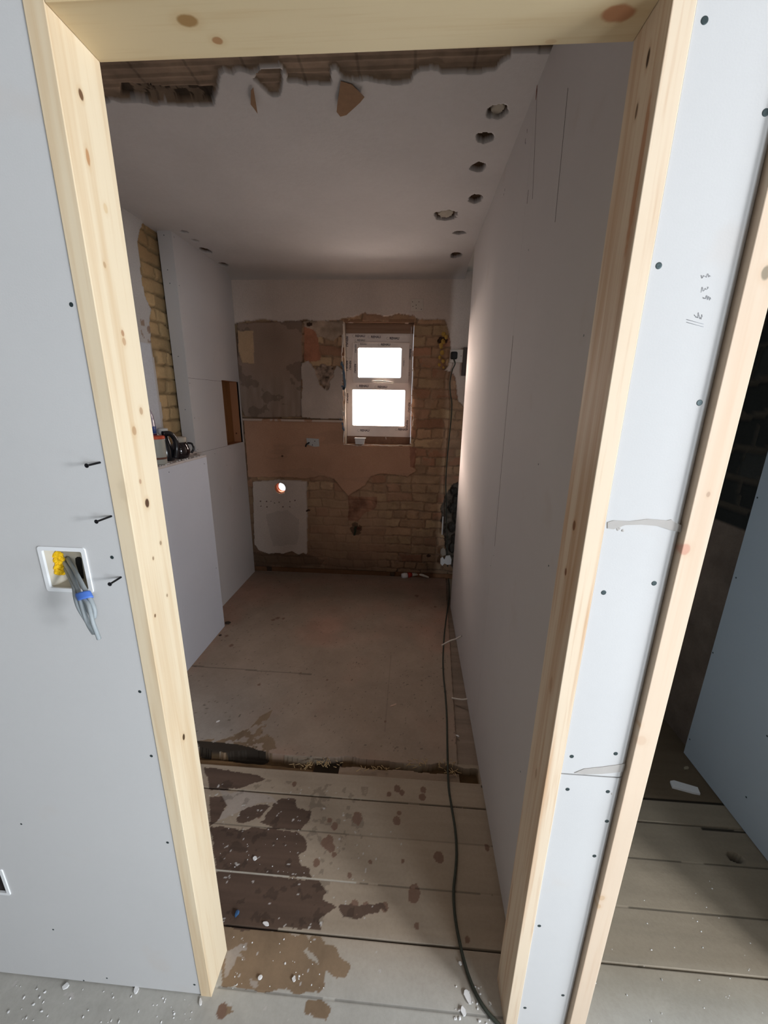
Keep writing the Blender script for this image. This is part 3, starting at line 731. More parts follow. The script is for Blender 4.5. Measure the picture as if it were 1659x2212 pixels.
ragged([(742,960),(760,961),(775,963),(800,961),(830,963),(860,962),(888,962)], .0026, EDGE, 'plaster_edge', 6, .005)
ragged([(889,705),(888,740),(892,760),(890,790),(893,800),(892,842)], .0022, EDGE, 'plaster_edge', 7, .005)
ragged([(889,842),(890,870),(888,885),(893,900),(889,930),(888,960)], .003, EDGE, 'plaster_edge', 8, .008)
b = MB()
for (x, y, r) in [(739,806,.010),(740,826,.008),(737,900,.010),(891,800,.008),(889,882,.009),(888,898,.006)]:
    p = at(x, y, 1, YB-.014); b.blob(p, (r*.5, .004, r), x+y, .35, 1)
b.build('plaster_lump', EDGE, wb)
# bottom tape of lintel: pale fragments
b = MB()
for (x, y, w) in [(758,697,.022),(880,698,.018)]:
    p = at(x, y, 1, YB-.012); b.blob(p, (w, .004, .005), x, .3, 1)
b.build('plaster_lump', m_plain('pinkish_plaster', (205, 176, 158)), wb)
# yellow expanding foam down the plaster edge
FOAM = m_plain('yellow_foam', (196, 160, 84), .9, .2, 60, bmp=.5)
b = MB(); rnd = random.Random(8)
for (x, y, r) in [(958,722,.016),(964,728,.014),(957,738,.017),(953,750,.012),(955,762,.015),(950,772,.012),(957,780,.014),(949,788,.012),(958,794,.008),(953,745,.015)]:
    p = at(x, y, 1, YB-.012); b.blob(p, (r, .010, r*1.15), x+y, .18, 2)
tag(b.build('expanding_foam', FOAM, wb), 'lumpy yellow expanding foam', None)

# ---- window unit
YF0 = YF
def wx(px): return at(px, 830, 1, YF0)[0]
def wz(py, px=820): return at(px, py, 1, YF0)[2]
FILM = m_plain('milky_film_on_frame', (242, 233, 228), .45, .06, 25, 0, .4)
win = empty('window_1', ((WINX0+WINX1)/2, YF0, 1.248)); struct(win, 'small white window with printed film still on its frame')
X0, X1 = WINX0+.004, WINX1-.003; ZB, ZT = 1.2485, 2.046
ZM0, ZM1 = wz(842), wz(826)
up_o = (wx(763), wz(827.5), wx(882), wz(741)); up_i = (wx(774), wz(816.5), wx(866), wz(752)); lo_i = (wx(761), wz(920), wx(876), wz(842))
MB().ringframe((X0, ZB, X1, ZM0+.012), lo_i, YF0, YF0+.06, 0, .010).build('lower_frame', FILM, win)
MB().ringframe((X0, ZM0+.012, X1, ZT), (up_o[0]+.004, up_o[1]+.004, up_o[2]-.004, up_o[3]-.004), YF0, YF0+.06, 0, .004).build('upper_frame', FILM, win)
sash = MB().ringframe(up_o, up_i, YF0-.016, YF0+.045, .003, .012).build('opening_sash', FILM, win)
LIPM = m_plain('film_edge', (236, 224, 214), .4, .04, 30)
b = MB(); b.tube([(up_o[0], YF0-.0165, up_o[3]), (up_o[2], YF0-.0165, up_o[3])], .0014, 6); b.tube([(up_o[0], YF0-.0165, up_o[3]), (up_o[0], YF0-.0165, up_o[1])], .0012, 6); b.tube([(up_o[2], YF0-.0165, up_o[3]-.08), (up_o[2], YF0-.0165, up_o[1])], .0009, 6)
b.build('peeling_film_edge', LIPM, sash)
GL = bpy.data.materials.new('window_glass'); GL.use_nodes = True; g = GL.node_tree; g.nodes.clear()
go = g.nodes.new('ShaderNodeOutputMaterial'); gm = g.nodes.new('ShaderNodeMixShader'); gt = g.nodes.new('ShaderNodeBsdfTransparent'); gg = g.nodes.new('ShaderNodeBsdfGlossy')
gg.inputs['Roughness'].default_value = .02; gm.inputs[0].default_value = .06; g.links.new(gt.outputs[0], gm.inputs[1]); g.links.new(gg.outputs[0], gm.inputs[2]); g.links.new(gm.outputs[0], go.inputs[0])
MB().box((up_i[0]-.006, YF0+.018, up_i[1]-.006), (up_i[2]+.006, YF0+.024, up_i[3]+.006)).build('pane', GL, sash)
MB().box((lo_i[0]-.006, YF0+.028, lo_i[1]-.006), (lo_i[2]+.006, YF0+.034, lo_i[3]+.006)).build('pane', GL, win)
CHROME = m_plain('white_handle', (240, 236, 226), .25, .02, 20, .0, .6)
hy = YF0-.017; h0 = at(804, 823, 1, hy); h1 = at(850, 826, 1, hy)
hd = MB(); hd.tube([(h0[0], hy, h0[2]), (h0[0]+.02, hy-.014, h0[2]-.002), (h0[0]+.06, hy-.026, h0[2]-.001), (h0[0]+.11, hy-.030, h0[2]-.006), (h1[0], hy-.028, h1[2]-.004)], [.007, .008, .0065, .008, .006], 10)
hd.box((h0[0]+.035, hy-.012, h0[2]-.016), (h0[0]+.085, hy, h0[2]+.008), .002); hd.build('handle', CHROME, sash)
INK = m_plain('grey_ink', (84, 76, 82), .6, .1, 40)
def txt(px, py, s, rot=0, y=None, t='REHAU', ring=True, par=None):
    y = YF0 if y is None else y
    cu = bpy.data.curves.new('t', 'FONT'); cu.body = t; cu.size = s; cu.extrude = .0003; cu.offset = .0007 if s > .02 else .0002; cu.align_x = 'CENTER'; cu.align_y = 'CENTER'
    o = bpy.data.objects.new('t', cu); COL.objects.link(o); bpy.context.view_layer.update()
    me = bpy.data.meshes.new_from_object(o.evaluated_get(bpy.context.evaluated_depsgraph_get())); bpy.data.objects.remove(o)
    p = at(px, py, 1, y)
    M = Matrix.Translation((p[0], y-.0006, p[2])) @ Matrix.Rotation(math.radians(rot), 4, 'Y') @ Matrix.Rotation(math.pi/2, 4, 'X')
    me.transform(M); q = link('printed_logo', me, INK, par or win)
    if ring:
        c = Vector((-s*2.25, 0, 0)); bmx = bmesh.new(); bmx.from_mesh(me)
        pts = [M @ (c+Vector((math.cos(a)*s*.36, math.sin(a)*s*.36, .0002))) for a in [math.radians(60+k*30) for k in range(10)]]
        mb = MB(); mb.bm.free(); mb.bm = bmx; mb.tube(pts, .0006, 4); mb.bm.to_mesh(me); mb.bm.free()
    return q
L = .024; ys = YF0-.016
for a in [(778,726,L,0,None), (812,728,L,0,None), (852,731,L,0,None), (780,735,L*.8,0,None), (786,834,L,0,None), (826,836,L,0,None), (788,930,L,0,None), (870,928,L,0,None)]: txt(*a)
for a in [(785,743.5,L*.7,0,ys), (833,744.5,L*.95,0,ys)]: txt(*a, par=sash)
for a in [(749.5,738,L,90,None), (749,790,L,90,None), (756.5,789,L*.9,90,None), (750,860,L,90,None), (885.5,765,L,90,None), (881,815,L,90,None), (883.5,880,L,90,None), (879,918,L,90,None)]: txt(*a)
for a in [(768,753,L*.8,90,ys), (767,796,L*.9,90,ys), (872,785,L*.6,90,ys)]: txt(*a, par=sash)

# waste pipe through the wall
TERR = m_plain('orange_clay_pipe', (214, 142, 104), .6, .08, 30)
def pipe_ring():
    m = MB(); n = 36; a = []
    for r, y in ((PR+.001, YB-.001), (PR+.001, YB+.08), (PR-.004, YB+.08), (PR-.004, YB-.001)):
        a.append([m.bm.verts.new((PIPE[0]+r*math.cos(2*math.pi*k/n), y, PIPE[2]+r*math.sin(2*math.pi*k/n))) for k in range(n)])
    for i in range(4):
        for k in range(n): m.bm.faces.new((a[i][k], a[i][(k+1)%n], a[(i+1)%4][(k+1)%n], a[(i+1)%4][k])).smooth = True
    a = []
    for r, y in ((PR-.0042, YB+.062), (PR-.0075, YB+.062), (PR-.0075, YB+.070), (PR-.0042, YB+.070)):
        a.append([m.bm.verts.new((PIPE[0]+r*math.cos(2*math.pi*k/n), y, PIPE[2]+r*math.sin(2*math.pi*k/n))) for k in range(n)])
    for i in range(4):
        for k in range(n): m.bm.faces.new((a[i][k], a[i][(k+1)%n], a[(i+1)%4][(k+1)%n], a[(i+1)%4][k])).smooth = True
    return m
o = pipe_ring().build('waste_pipe', TERR); tag(o, 'open orange pipe through the far wall, daylight showing in its end', 'pipe')

# ================================================================= LEFT SIDE
def lmap_masks(U, V):   # U = y, V = z on plane x = XO
    lp = [(at(x, y, 0, XO)[1], at(x, y, 0, XO)[2]) for x, y in [(302,455),(310,480),(302,500),(298,522),(303,560),(308,610),(318,650),(328,668),(324,690),(328,735),(330,760),(338,800),(345,850),(352,900),(356,940)]]
    poly = [(0, 2.6)] + [(lp[0][0], 2.6)] + lp + [(lp[-1][0], 0), (0, 0)]
    pl = inside(U, V, poly, .006, 20, 3); new = pl & (V < 1.83) & (V > 1.0) & (U < 1.66+(1.83-V)*.0)
    return pl, new
def left_map(U, V):
    pl, new = lmap_masks(U, V); mo, h1, h2 = brick(U, V, 3)
    d = .008*h1-.014*mo+.006*(fbm(U*24, V*24, 6)-.5); d = np.where(pl, .022, d); d = np.where(new, .026, d)
    return XO-.022+d, U, V
def left_col(U, V):
    pl, new = lmap_masks(U, V); mo, h1, h2 = brick(U, V, 3); g = fbm(U*5, V*5, 4); g3 = fbm(U*40, V*40, 5)
    c = np.array([.50, .35, .18])*(.7+.5*h1+.2*(g3-.5))[..., None]
    up = np.clip((V-2.0)*3, 0, 1)[..., None]; c = c*(1-up)+up*np.array([.42, .27, .13])*(.7+.6*g)[..., None]
    c = np.where(mo[..., None], np.array([.36, .25, .13])*(.6+.6*g3)[..., None], c)
    pc = np.array([.55, .53, .51])*(.9+.2*g)[..., None]; c = np.where(pl[..., None], pc, c)
    c = np.where(new[..., None], np.array([.62, .64, .68]), c)
    tp = pl & (V > 1.83) & (V < 1.95) & (fbm(U*30, V*30, 9) > .48) & (U > 1.60); c = np.where(tp[..., None], np.array([.33, .24, .18]), c)
    return c
wl = grid('wall_left', np.arange(.0912, 2.65, .008), np.arange(-.01, 2.47, .008), left_map, left_col, m_vcol('old_left_wall', .92, 120, .5, .004, .2))
struct(wl, 'old left wall with a yellow brick strip showing beside the boxing')
MB().box((XO-.16, D, -.05), (XO-.045, 2.8, 2.5)).build('brick_core', BRK, wl)

# tall boxing with a niche
NY0, NY1, NZ0, NZ1 = 2.318, 2.603, 1.192, 1.665
bx = empty('boxing', (XP, (YP+YB)/2, 0)); struct(bx, 'tall plasterboard boxing in the far left corner with an open niche')
b = MB(); b.holed([YP, NY0, YB-.014], [0, 1.19, 1.6675, HC], {(1, 1)}, XP, XP-.0125, 'yz'); 
b2 = MB().box((XP, NY1, 1.1915), (XP-.0125, YB-.014, 1.6665))
b.build('plasterboard_face', BOARD2, bx); b2.build('niche_side_strip', BOARD2, bx)
MB().box((XO+.001, YP, .0), (XP-.0126, YP+.0125, HC)).build('plasterboard_end', BOARD2, bx)
b = MB(); b.box((XP-.013, NY0-.045, 0), (XO+.005, NY0, HC)); b.box((XP-.014, YP+.015, .0), (XO+.006, YP+.05, HC)); b.build('timber_stud', STUDWOOD, bx)
NW1 = m_pine('niche_dark_timber', (134, 90, 52), (90, 56, 30), 2, (), 2, .5); NW2 = m_pine('niche_brown_board', (172, 122, 88), (128, 84, 56), 2, [((XP-.05, NY1, 1.26), (.006, .01, .006), .9, (70, 40, 30))], 8, .4)
MB().box((XO+.004, NY0, NZ0), (XO+.012, NY1, NZ1)).build('niche_back', NW1, bx)
MB().box((XO+.004, NY1-.0, NZ0), (XP-.001, NY1+.02, NZ1)).build('niche_side', NW2, bx)
MB().box((XO+.004, NY0, NZ0-.012), (XP-.0127, NY1+.02, NZ0)).box((XO+.004, NY0, NZ1), (XP-.0127, NY1+.02, NZ1+.012)).build('niche_shelf', NW2, bx)
# seams in the boxing face
SEAM = m_plain('board_joint', (112, 106, 102), .9)
MB().box((XP+.0002, YP, 1.657), (XP+.0006, NY0-.004, 1.6588)).build('board_joint', SEAM, bx)
MB().box((XP+.0002, YP, 1.1885), (XP+.0006, NY0, 1.1905)).build('board_joint', SEAM, bx)
for x, y in [(354,508),(362,583),(367,612),(385,770),(400,885),(376,512),(387,617),(410,828),(420,903),(427,971),(490,1005),(497,968),(464,980)]:
    if x < 376 or x in (385, 400):
        p = at(x, y, 1, YP); 
        if XO < p[0] < XP: flush_screw((p[0], YP-.0002, p[2]), (0, -1, 0), bx, .0025)
    else:
        p = at(x, y, 0, XP); flush_screw((XP+.0002, p[1], p[2]), (1, 0, 0), bx, .0025)

# low boxed-in wall with ledge
kb = empty('low_boxing', (XK, .9, 0)); struct(kb, 'low plasterboard boxing along the left wall, jars standing on its ledge')
MB().box((XK, D+.002, .004), (XK-.0125, YK, ZK-.013)).build('plasterboard_face', m_board('fresh_board', (204, 206, 214)), kb)
MB().box((XK-.013, YK-.0125, .004), (XO+.002, YK, ZK-.013)).build('plasterboard_end', BOARD2, kb)
MB().box((XK, D+.002, ZK-.0127), (XO+.003, YK, ZK), .001).box((XP-.001, YK, ZK-.0127), (XO+.003, YP-.001, ZK)).build('ledge', m_plain('dusty_ledge', (196, 188, 184), .9, .2, 30, bmp=.3), kb)
b = MB(); b.box((XK-.014, D+.01, .004), (XK-.06, YK-.014, ZK-.014)); b.build('timber_frame', STUDWOOD, kb)
for x, y in [(365,1020),(441,1002),(467,1227)]:
    p = at(x, y, 0, XK); flush_screw((XK+.0002, p[1], p[2]), (1, 0, 0), kb, .0026)
b = MB(); rnd = random.Random(3)
for k in range(26):
    t = rnd.uniform(1.15, 1.70); b.blob((XK-.002-rnd.uniform(0, .02), t, ZK+.001), (.004, .006, .003), k, .4, 1)
tag(b.build('plaster_crumbs', CHIP), 'crumbs of broken plaster along the edge of the low ledge', 'crumbs', kind='stuff')

# ================================================================= ROOM BEHIND THE SECOND DOORWAY
w3 = empty('wall_far_right', (X3, .5, 0)); struct(w3, 'plasterboard sheet on the right wall of the second room')
MB().box((X3, D+.001, .004), (X3+.0125, Y3, HC)).build('plasterboard_sheet', BOARD3, w3)
for x, y in [(1636,1075),(1590,1248),(1540,1410),(1490,1597),(1657,1590),(1612,1722)]:
    p = at(x, y, 0, X3); flush_screw((X3-.0002, p[1], p[2]), (-1, 0, 0), w3, .003)
def dk_map(U, V):
    mo, h1, h2 = brick(U, V*.62, 8); return 1.415-(.01*h1-.012*mo)*(V > 1.05), U, V
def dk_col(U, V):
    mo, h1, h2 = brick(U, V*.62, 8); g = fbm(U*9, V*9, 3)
    c = np.array([.030, .030, .026])*(.7+.6*h1)[..., None]; c = np.where(mo[..., None], np.array([.07, .055, .04]), c)  # near-black courses above, brown below
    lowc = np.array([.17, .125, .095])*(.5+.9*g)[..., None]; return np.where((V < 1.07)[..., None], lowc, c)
dk = grid('wall_far_right_brick', np.arange(D, 2.65, .012), np.arange(-.01, 2.46, .012), dk_map, dk_col, m_vcol('dark_old_wall', .9, 90, .5, .004, .2))
struct(dk, 'dark old wall beyond the plasterboard sheet in the second room')
MB().box((1.43, D, 0), (1.5, 2.7, HC)).build('brick_core', BRK, dk)
DKB = m_plain('dim_room_plaster', (96, 84, 74), .95, .2, 8)
struct(MB().box((.62, 2.62, 0), (1.5, 2.75, HC)).build('wall_back_right', DKB))
struct(MB().box((.5, YE+.0, 0), (.6, 2.7, HC)).build('wall_pier', DKB)) if False else None

# room one stands in: other walls with the side window
BARE = m_plain('bare_brown_plaster', (128, 110, 96), .95, .15, 5)
b = MB(); b.holed([-5.6, -3.75, -2.35, -1.95, -.45, .0], [0, .22, 2.1, 2.45], {(1, 1), (3, 1)}, 2.32, 2.42, 'yz'); struct(b.build('wall_side', BARE))
struct(MB().box((-4.6, -5.6, 0), (-4.5, .0912, 2.45)).build('wall_opposite', BARE))
struct(MB().box((-4.6, -5.7, 0), (2.42, -5.6, 2.45)).build('wall_behind', BARE))
w2 = empty('window_2', (2.37, -1.2, .22)); struct(w2, None)
b = MB()
for q0, q1 in (((-1.95, .22), (-.45, .27)), ((-1.95, 2.05), (-.45, 2.1)), ((-1.95, .27), (-1.9, 2.05)), ((-.5, .27), (-.45, 2.05)), ((-1.22, .27), (-1.18, 2.05))): b.box((2.35, q0[0], q0[1]), (2.40, q1[0], q1[1]))
b.build('frame', WHITEPL, w2)

w3b = empty('window_3', (2.37, -3.05, .22)); struct(w3b, None)
b = MB()
for q0, q1 in (((-3.75, .22), (-2.35, .27)), ((-3.75, 2.05), (-2.35, 2.1)), ((-3.75, .27), (-3.7, 2.05)), ((-2.4, .27), (-2.35, 2.05))): b.box((2.35, q0[0], q0[1]), (2.40, q1[0], q1[1]))
b.build('frame', WHITEPL, w3b)

# ================================================================= THINGS
# --- three screws standing proud left of the doorway
def proud(head, entry, yh, label):
    h = Vector(at(head[0], head[1], 1, yh)); e = Vector(at(entry[0], entry[1], 1, 0)); e.y = .004
    d = (e-h).normalized(); q = (-d).to_track_quat('Z', 'Y').to_matrix()
    r = empty('drywall_screw', e); tag(r, label, 'screw', 'screws sticking out beside the doorway')
    MB().lathe([(.0002, -.0032), (.0012, -.003), (.0036, -.0004), (.0037, 0), (.0034, .0003), (.0012, .0003), (.0006, -.0008)], h, 'z', 16, q).build('head', DARKMETAL, r)
    L_ = (e-h).length; n = 60; pts = [h+d*(L_*k/n) for k in range(n+1)]; rr = [.0013+(.0005 if k % 2 else 0) for k in range(n+1)]
    MB().tube(pts, rr, 10).build('threaded_shank', DARKMETAL, r)
proud((187,1006), (216,999), -.030, 'topmost of the three black screws sticking out left of the doorway')
proud((208,1127), (241,1115), -.034, 'middle one of the three black screws sticking out left of the doorway')
proud((237,1262), (261,1247), -.032, 'lowest black screw sticking out, right of the white socket box')

# --- back box with cables
bxr = empty('socket_box', ((BX[0]+BX[1])/2, 0, BX[2])); tag(bxr, 'white recessed socket box in the left plasterboard with yellow lining showing', 'socket box')
mb = MB(); x0, x1, z0, z1 = BX
mb.ringframe((x0-.004, z0-.004, x1+.004, z1+.004), (x0+.0035, z0+.0035, x1-.0035, z1-.0035), -.0026, .002, .005, .003); mb.build('rim', WHITEPL, bxr)
mb = MB(); mb.ringframe((x0, z0, x1, z1), (x0+.0016, z0+.0016, x1-.0016, z1-.0016), .002, .046, .003, .003); mb.box((x0, .044, z0), (x1, .046, z1)); mb.build('tray', m_plain('box_inner', (196, 190, 176), .6), bxr)
YEL = m_plain('yellow_insulation', (222, 178, 24), .8, .3, 90, bmp=.8)
mb = MB(); rnd = random.Random(2)
for k in range(70):
    t_ = rnd.random(); q_ = at(117+rnd.uniform(0, 16)+t_*4, 1194+t_*44, 0, x0+.004); mb.blob((q_[0]+rnd.uniform(-.001, .002), q_[1], q_[2]), (.0035, .0045, .0045), k, .3, 1)
mb.build('insulation', YEL, bxr)
mb = MB(); q_ = [at(x, y, 1, .0436) for x, y in ((163,1206),(167,1203),(173,1203),(176,1206),(182,1256),(184,1262),(178,1254),(170,1235),(164,1218))]
mb.prism([(p_[0], .0438, p_[2]) for p_ in q_], (0, -.0008, 0)).build('knockout', VOID, bxr)
CAB = m_plain('grey_cable_sheath', (150, 158, 162), .5, .12, 60, 0, .4)
def P(px, py, y): return tuple(at(px, py, 1, y))
cab = empty('cable_bundle', at(140, 1210, 1, .03)); tag(cab, 'bundle of grey cables hanging from the socket box, bound with blue tape', 'cable')
def cbl(pts, rad=.0036, flat=1.5):
    pts = smooth_path(pts, 8); o1 = MB(); o1.tube(pts, rad, 10); return o1.build('cable', CAB, cab)
cbl([P(134,1210,.040), P(150,1232,.010), P(163,1260,-.022), P(172,1284,-.045), P(176,1305,-.058), P(184,1330,-.066), P(193,1352,-.066), P(203,1368,-.062)])
cbl([P(146,1206,.040), P(160,1230,.006), P(174,1256,-.028), P(188,1282,-.048), P(199,1302,-.056), P(205,1322,-.060), P(202,1334,-.062), P(192,1318,-.060), P(186,1300,-.052)])
cbl([P(138,1222,.040), P(152,1250,.000), P(160,1270,-.030), P(163,1290,-.048), P(170,1312,-.060), P(184,1336,-.066), P(196,1355,-.068), P(206,1368,-.064)], .0034)
cbl([P(178,1290,-.050), P(190,1305,-.062), P(196,1325,-.070), P(201,1345,-.074), P(208,1364,-.074), P(214,1380,-.072)], .0034)
TAPE = m_plain('blue_tape', (82, 122, 206), .45, .1, 60)
c0 = Vector(P(182, 1287, -.050)); ax = (Vector(P(190, 1302, -.056))-Vector(P(175, 1272, -.043))).normalized(); wv = Vector(at(196,1282,1,-.05)-at(169,1290,1,-.05)); wd = wv.length/2+.0015; wv.normalize(); nv = ax.cross(wv).normalized()
mb = MB(); ring = []
for s_ in (-.0072, -.004, .004, .0072):
    k_ = 1.0 if abs(s_) < .006 else .97
    ring.append([mb.bm.verts.new(c0+ax*s_+wv*(wd*k_*math.cos(a))+nv*(.0075*k_*math.sin(a))) for a in [2*math.pi*i/24 for i in range(24)]])
for a_, b_ in zip(ring, ring[1:]):
    for i in range(24): mb.bm.faces.new((a_[i], a_[(i+1)%24], b_[(i+1)%24], b_[i])).smooth = True
mb.bm.faces.new(ring[0]); mb.bm.faces.new(ring[-1]); mb.build('tape', TAPE, cab)

b2r = empty('socket_box', ((B2[0]+B2[1])/2, 0, B2[2])); tag(b2r, 'white edge of an empty socket box low on the left, cut by the photo edge', 'socket box')
mb = MB(); x0, x1, z0, z1 = B2; mb.ringframe((x0-.004, z0-.004, x1+.004, z1+.004), (x0+.004, z0+.004, x1-.004, z1-.004), -.0026, .002, .004, .003); mb.build('rim', WHITEPL, b2r)
mb = MB(); mb.ringframe((x0, z0, x1, z1), (x0+.0016, z0+.0016, x1-.0016, z1-.0016), .002, .046, .003, .003); mb.box((x0, .044, z0), (x1, .046, z1)); mb.build('tray', m_plain('box_inner_dark', (90, 84, 84), .7), b2r)

# --- sockets on the far wall
yw = YB-.012
def plate(name, px0, py0, px1, py1, th, mat, par, bev=.003, y=yw):
    a, c = at(px0, py0, 1, y), at(px1, py1, 1, y); return MB().box((a[0], y, c[2]), (c[0], y-th, a[2]), bev).build(name, mat, par)
r = empty('blank_plate', at(901, 660, 1, yw)); tag(r, 'square white blanking plate high on the far wall above the window', 'wall plate')
PLT = m_plain('aged_white_plate', (206, 196, 184), .5, .05, 30)
plate('faceplate', 888, 646, 914, 673, .008, PLT, r)
for x, y in ((891,652),(899,659),(905,652),(899,666),(910,668),(892,662)):
    p = at(x, y, 1, yw-.008); MB().lathe([(.003, 0), (.003, .0006)], (p[0], yw-.0086, p[2]), 'y', 10).build('screw_hole', VOID, r)
r = empty('wall_socket', at(985, 772, 1, yw)); tag(r, 'white wall socket on the plaster right of the window, black plug pushed in', 'socket')
plate('pattress', 973, 757, 998, 783, .028, PLT, r); plate('faceplate', 972, 756, 999, 784, .034, m_plain('socket_face', (216, 208, 198), .4), r, .003)
p = at(996, 769, 1, yw-.034); MB().lathe([(.003, 0), (.003, .001)], (p[0], yw-.035, p[2]), 'y', 10).build('screw_hole', VOID, r)
# extension cable: plug + long lead
ex = empty('extension_lead', (.30, .9, 0)); tag(ex, 'long black lead running from the plug down the far wall and along the floor', 'cable')
pc = at(981, 768, 1, yw-.05); mb = MB(); mb.box((pc[0]-.026, yw-.034, pc[2]-.027), (pc[0]+.024, yw-.068, pc[2]+.027), .010); mb.build('plug', BLACKRUB, ex)
pts = [(pc[0], yw-.052, pc[2]-.027)] + [tuple(at(x, y, 1, yw-d_)) for x, y, d_ in ((983,786,.04),(977,800,.025),(972,825,.014),(973,850,.010),(976,870,.010),(975,900,.010),(972,930,.008),(969,960,.008),(966,990,.008),(964,1020,.010),(963,1050,.012),(964,1080,.014),(964,1120,.02),(966,1160,.02),(966,1190,.02),(967,1215,.02))]
flo = [(967,1240),(970,1262),(970,1290),(966,1320),(962,1350),(959,1380),(957,1420),(958,1460),(962,1500),(965,1550),(966,1600),(967,1650),(969,1700),(975,1740),(983,1790),(986,1840),(984,1880),(980,1920),(981,1960),(986,2000),(993,2035),(1001,2070),(1013,2110),(1030,2150),(1052,2185),(1080,2216),(1120,2260)]
pts += [tuple(at(x, y, 2, .006)) for x, y in flo]
MB().tube(smooth_path(pts, 5), .0046, 8).build('lead', GREENCABLE, ex)
# brown box half hidden by the partition
r = MB().box(tuple(at(1000, 752, 1, yw)), tuple(np.array(at(1012, 812, 1, yw))+[0, -.05, 0]), .004).build('junction_box', m_plain('grey_box', (84, 76, 70), .6)); tag(r, 'dark box on the far wall, half hidden by the right partition', 'junction box')
# metal back box plate with clip
r = empty('metal_plate', at(673, 955, 1, YB)); tag(r, 'small pale metal plate fixed to the pink render left of the window', 'metal plate')
ZN = m_plain('galvanised', (188, 190, 188), .5, .15, 60, .2, .4)
yy = YB-.003; q = [at(x, y, 1, yy) for x, y in ((662,946),(689,948),(690,964),(680,965),(664,960))]; MB().prism([(p_[0], yy, p_[2]) for p_ in q], (0, -.008, 0)).build('plate', ZN, r)
p = at(664, 958, 1, yy); MB().tube([(p[0]+.02, yy-.01, p[2]+.01), (p[0]-.005, yy-.02, p[2]-.006), (p[0]-.01, yy-.025, p[2]-.025)], .006, 8).build('dark_clip', DARKMETAL, r)
for x, y in ((680,953),(675,961)):
    p = at(x, y, 1, yy-.008); MB().lathe([(.004, 0), (.004, .0008)], (p[0], yy-.0088, p[2]), 'y', 10).build('screw_hole', VOID, r)
# pipe stub low in the brick
r = empty('pipe_stub', at(768, 1140, 1, YB)); tag(r, 'small dark green valve stub sticking out of the low brickwork', 'pipe')
p = at(768, 1140, 1, YB); GRN = m_plain('verdigris', (52, 58, 44), .7, .3, 80)
MB().tube([(p[0], YB+.01, p[2]), (p[0], YB-.035, p[2]), (p[0]+.003, YB-.045, p[2]-.02), (p[0]-.006, YB-.045, p[2]-.055)], [.011, .011, .010, .008], 10).build('pipe', GRN, r)
MB().blob((p[0]+.03, YB-.03, p[2]+.004), (.018, .012, .012), 5, .3).build('tap_head', m_plain('old_copper', (86, 48, 34), .6), r)
# lid box on window sill
r = empty('small_white_box', (at(778, 955, 1, YB+.02)[0], YB+.02, WINZ0)); tag(r, 'small white open box standing on the window sill', 'box')
cx = at(778, 955, 1, YB+.015)[0]; mb = MB()
a = [(cx-.036, YB-.004, WINZ0+.002), (cx+.032, YB-.004, WINZ0+.002), (cx+.040, YB-.008, WINZ0+.048), (cx-.042, YB-.008, WINZ0+.048)]
mb.prism(a, (0, .045, 0)); mb.build('body', BRIGHTPL, r); MB().box((cx-.046, YB-.012, WINZ0+.0482), (cx+.046, YB+.04, WINZ0+.054), .001).build('lid', BRIGHTPL, r)
# splinter on sill masonry
MB().tube([tuple(at(833, 941, 1, YF-.006)), tuple(at(834, 949, 1, YF-.008))], .003, 6).build('plaster_drip', EDGE, wb)
# sealant tube on floor
r = empty('sealant_tube', at(880, 1245, 2, 0)); tag(r, 'crumpled white tube with a red band lying on the floor by the far wall', 'tube')
A, B_, C_, D_, E_ = [Vector(at(x, y, 2, .02)) for x, y in ((868,1244),(880,1243),(888,1241),(905,1240),(926,1247))]
MB().tube([A, A.lerp(B_, .5), B_], [.022, .027, .024], 14).build('nozzle_cap', WHITEPL, r)
MB().tube([B_, C_], [.025, .023], 14).build('red_band', m_plain('red_band', (186, 60, 50), .5), r)
MB().tube(smooth_path([C_, C_.lerp(D_, .4), D_, D_.lerp(E_, .5), E_], 4), [.022-.00095*k for k in range(17)], 12).build('body', m_plain('tube_body', (214, 206, 194), .5, .2, 60, bmp=.5), r)
# broken plaster and dark sheet in the far right corner
DARKS = m_plain('crumpled_dark_sheet', (62, 60, 56), .6, .4, 30, bmp=.8)
mb = MB(); rnd = random.Random(12)
for (x, y, s_) in [(975,1062,.035),(984,1080,.05),(972,1098,.045),(982,1120,.05),(970,1140,.04),(980,1165,.05),(972,1185,.04),(984,1205,.045)]:
    p = at(x+6, y, 1, YB-.02); mb.blob((p[0], YB-.01, p[2]), (s_*.8, .03, s_*1.1), x+y, .28, 2)
tag(mb.build('crumpled_sheet', DARKS), 'crumpled dark sheeting low on the far wall beside the partition', 'sheet')
mb = MB()
q = [at(x, y, 1, YB-.045) for x, y in ((951,1206),(956,1202),(960,1208),(963,1200),(972,1199),(975,1208),(974,1218),(966,1219),(960,1216),(955,1221),(951,1216))]
mb.prism([(p_[0], YB-.045, p_[2]) for p_ in q], (0, -.012, 0)); tag(mb.build('broken_plaster_piece', CHIP), 'jagged white plaster piece at the foot of the far wall by the lead', 'plaster piece')
q = [at(x, y, 1, YB-.045) for x, y in ((952,1186),(957,1182),(962,1186),(963,1198),(955,1200),(951,1194))]; mb = MB(); mb.prism([(p_[0], YB-.045, p_[2]) for p_ in q], (0, -.012, 0))
tag(mb.build('broken_plaster_piece', m_plain('grey_plaster', (160, 150, 138), .95)), 'small greyish plaster lump just above the jagged white piece', 'plaster piece')
a = at(957, 1116, 1, YB-.03); c_ = at(953, 1155, 1, YB-.03); tag(MB().box((a[0]-.004, YB-.03, a[2]), (a[0]+.004, YB-.022, c_[2]), .001).build('white_strip', WHITEPL), 'thin white upright strip on the far wall beside the dark sheeting', 'strip')

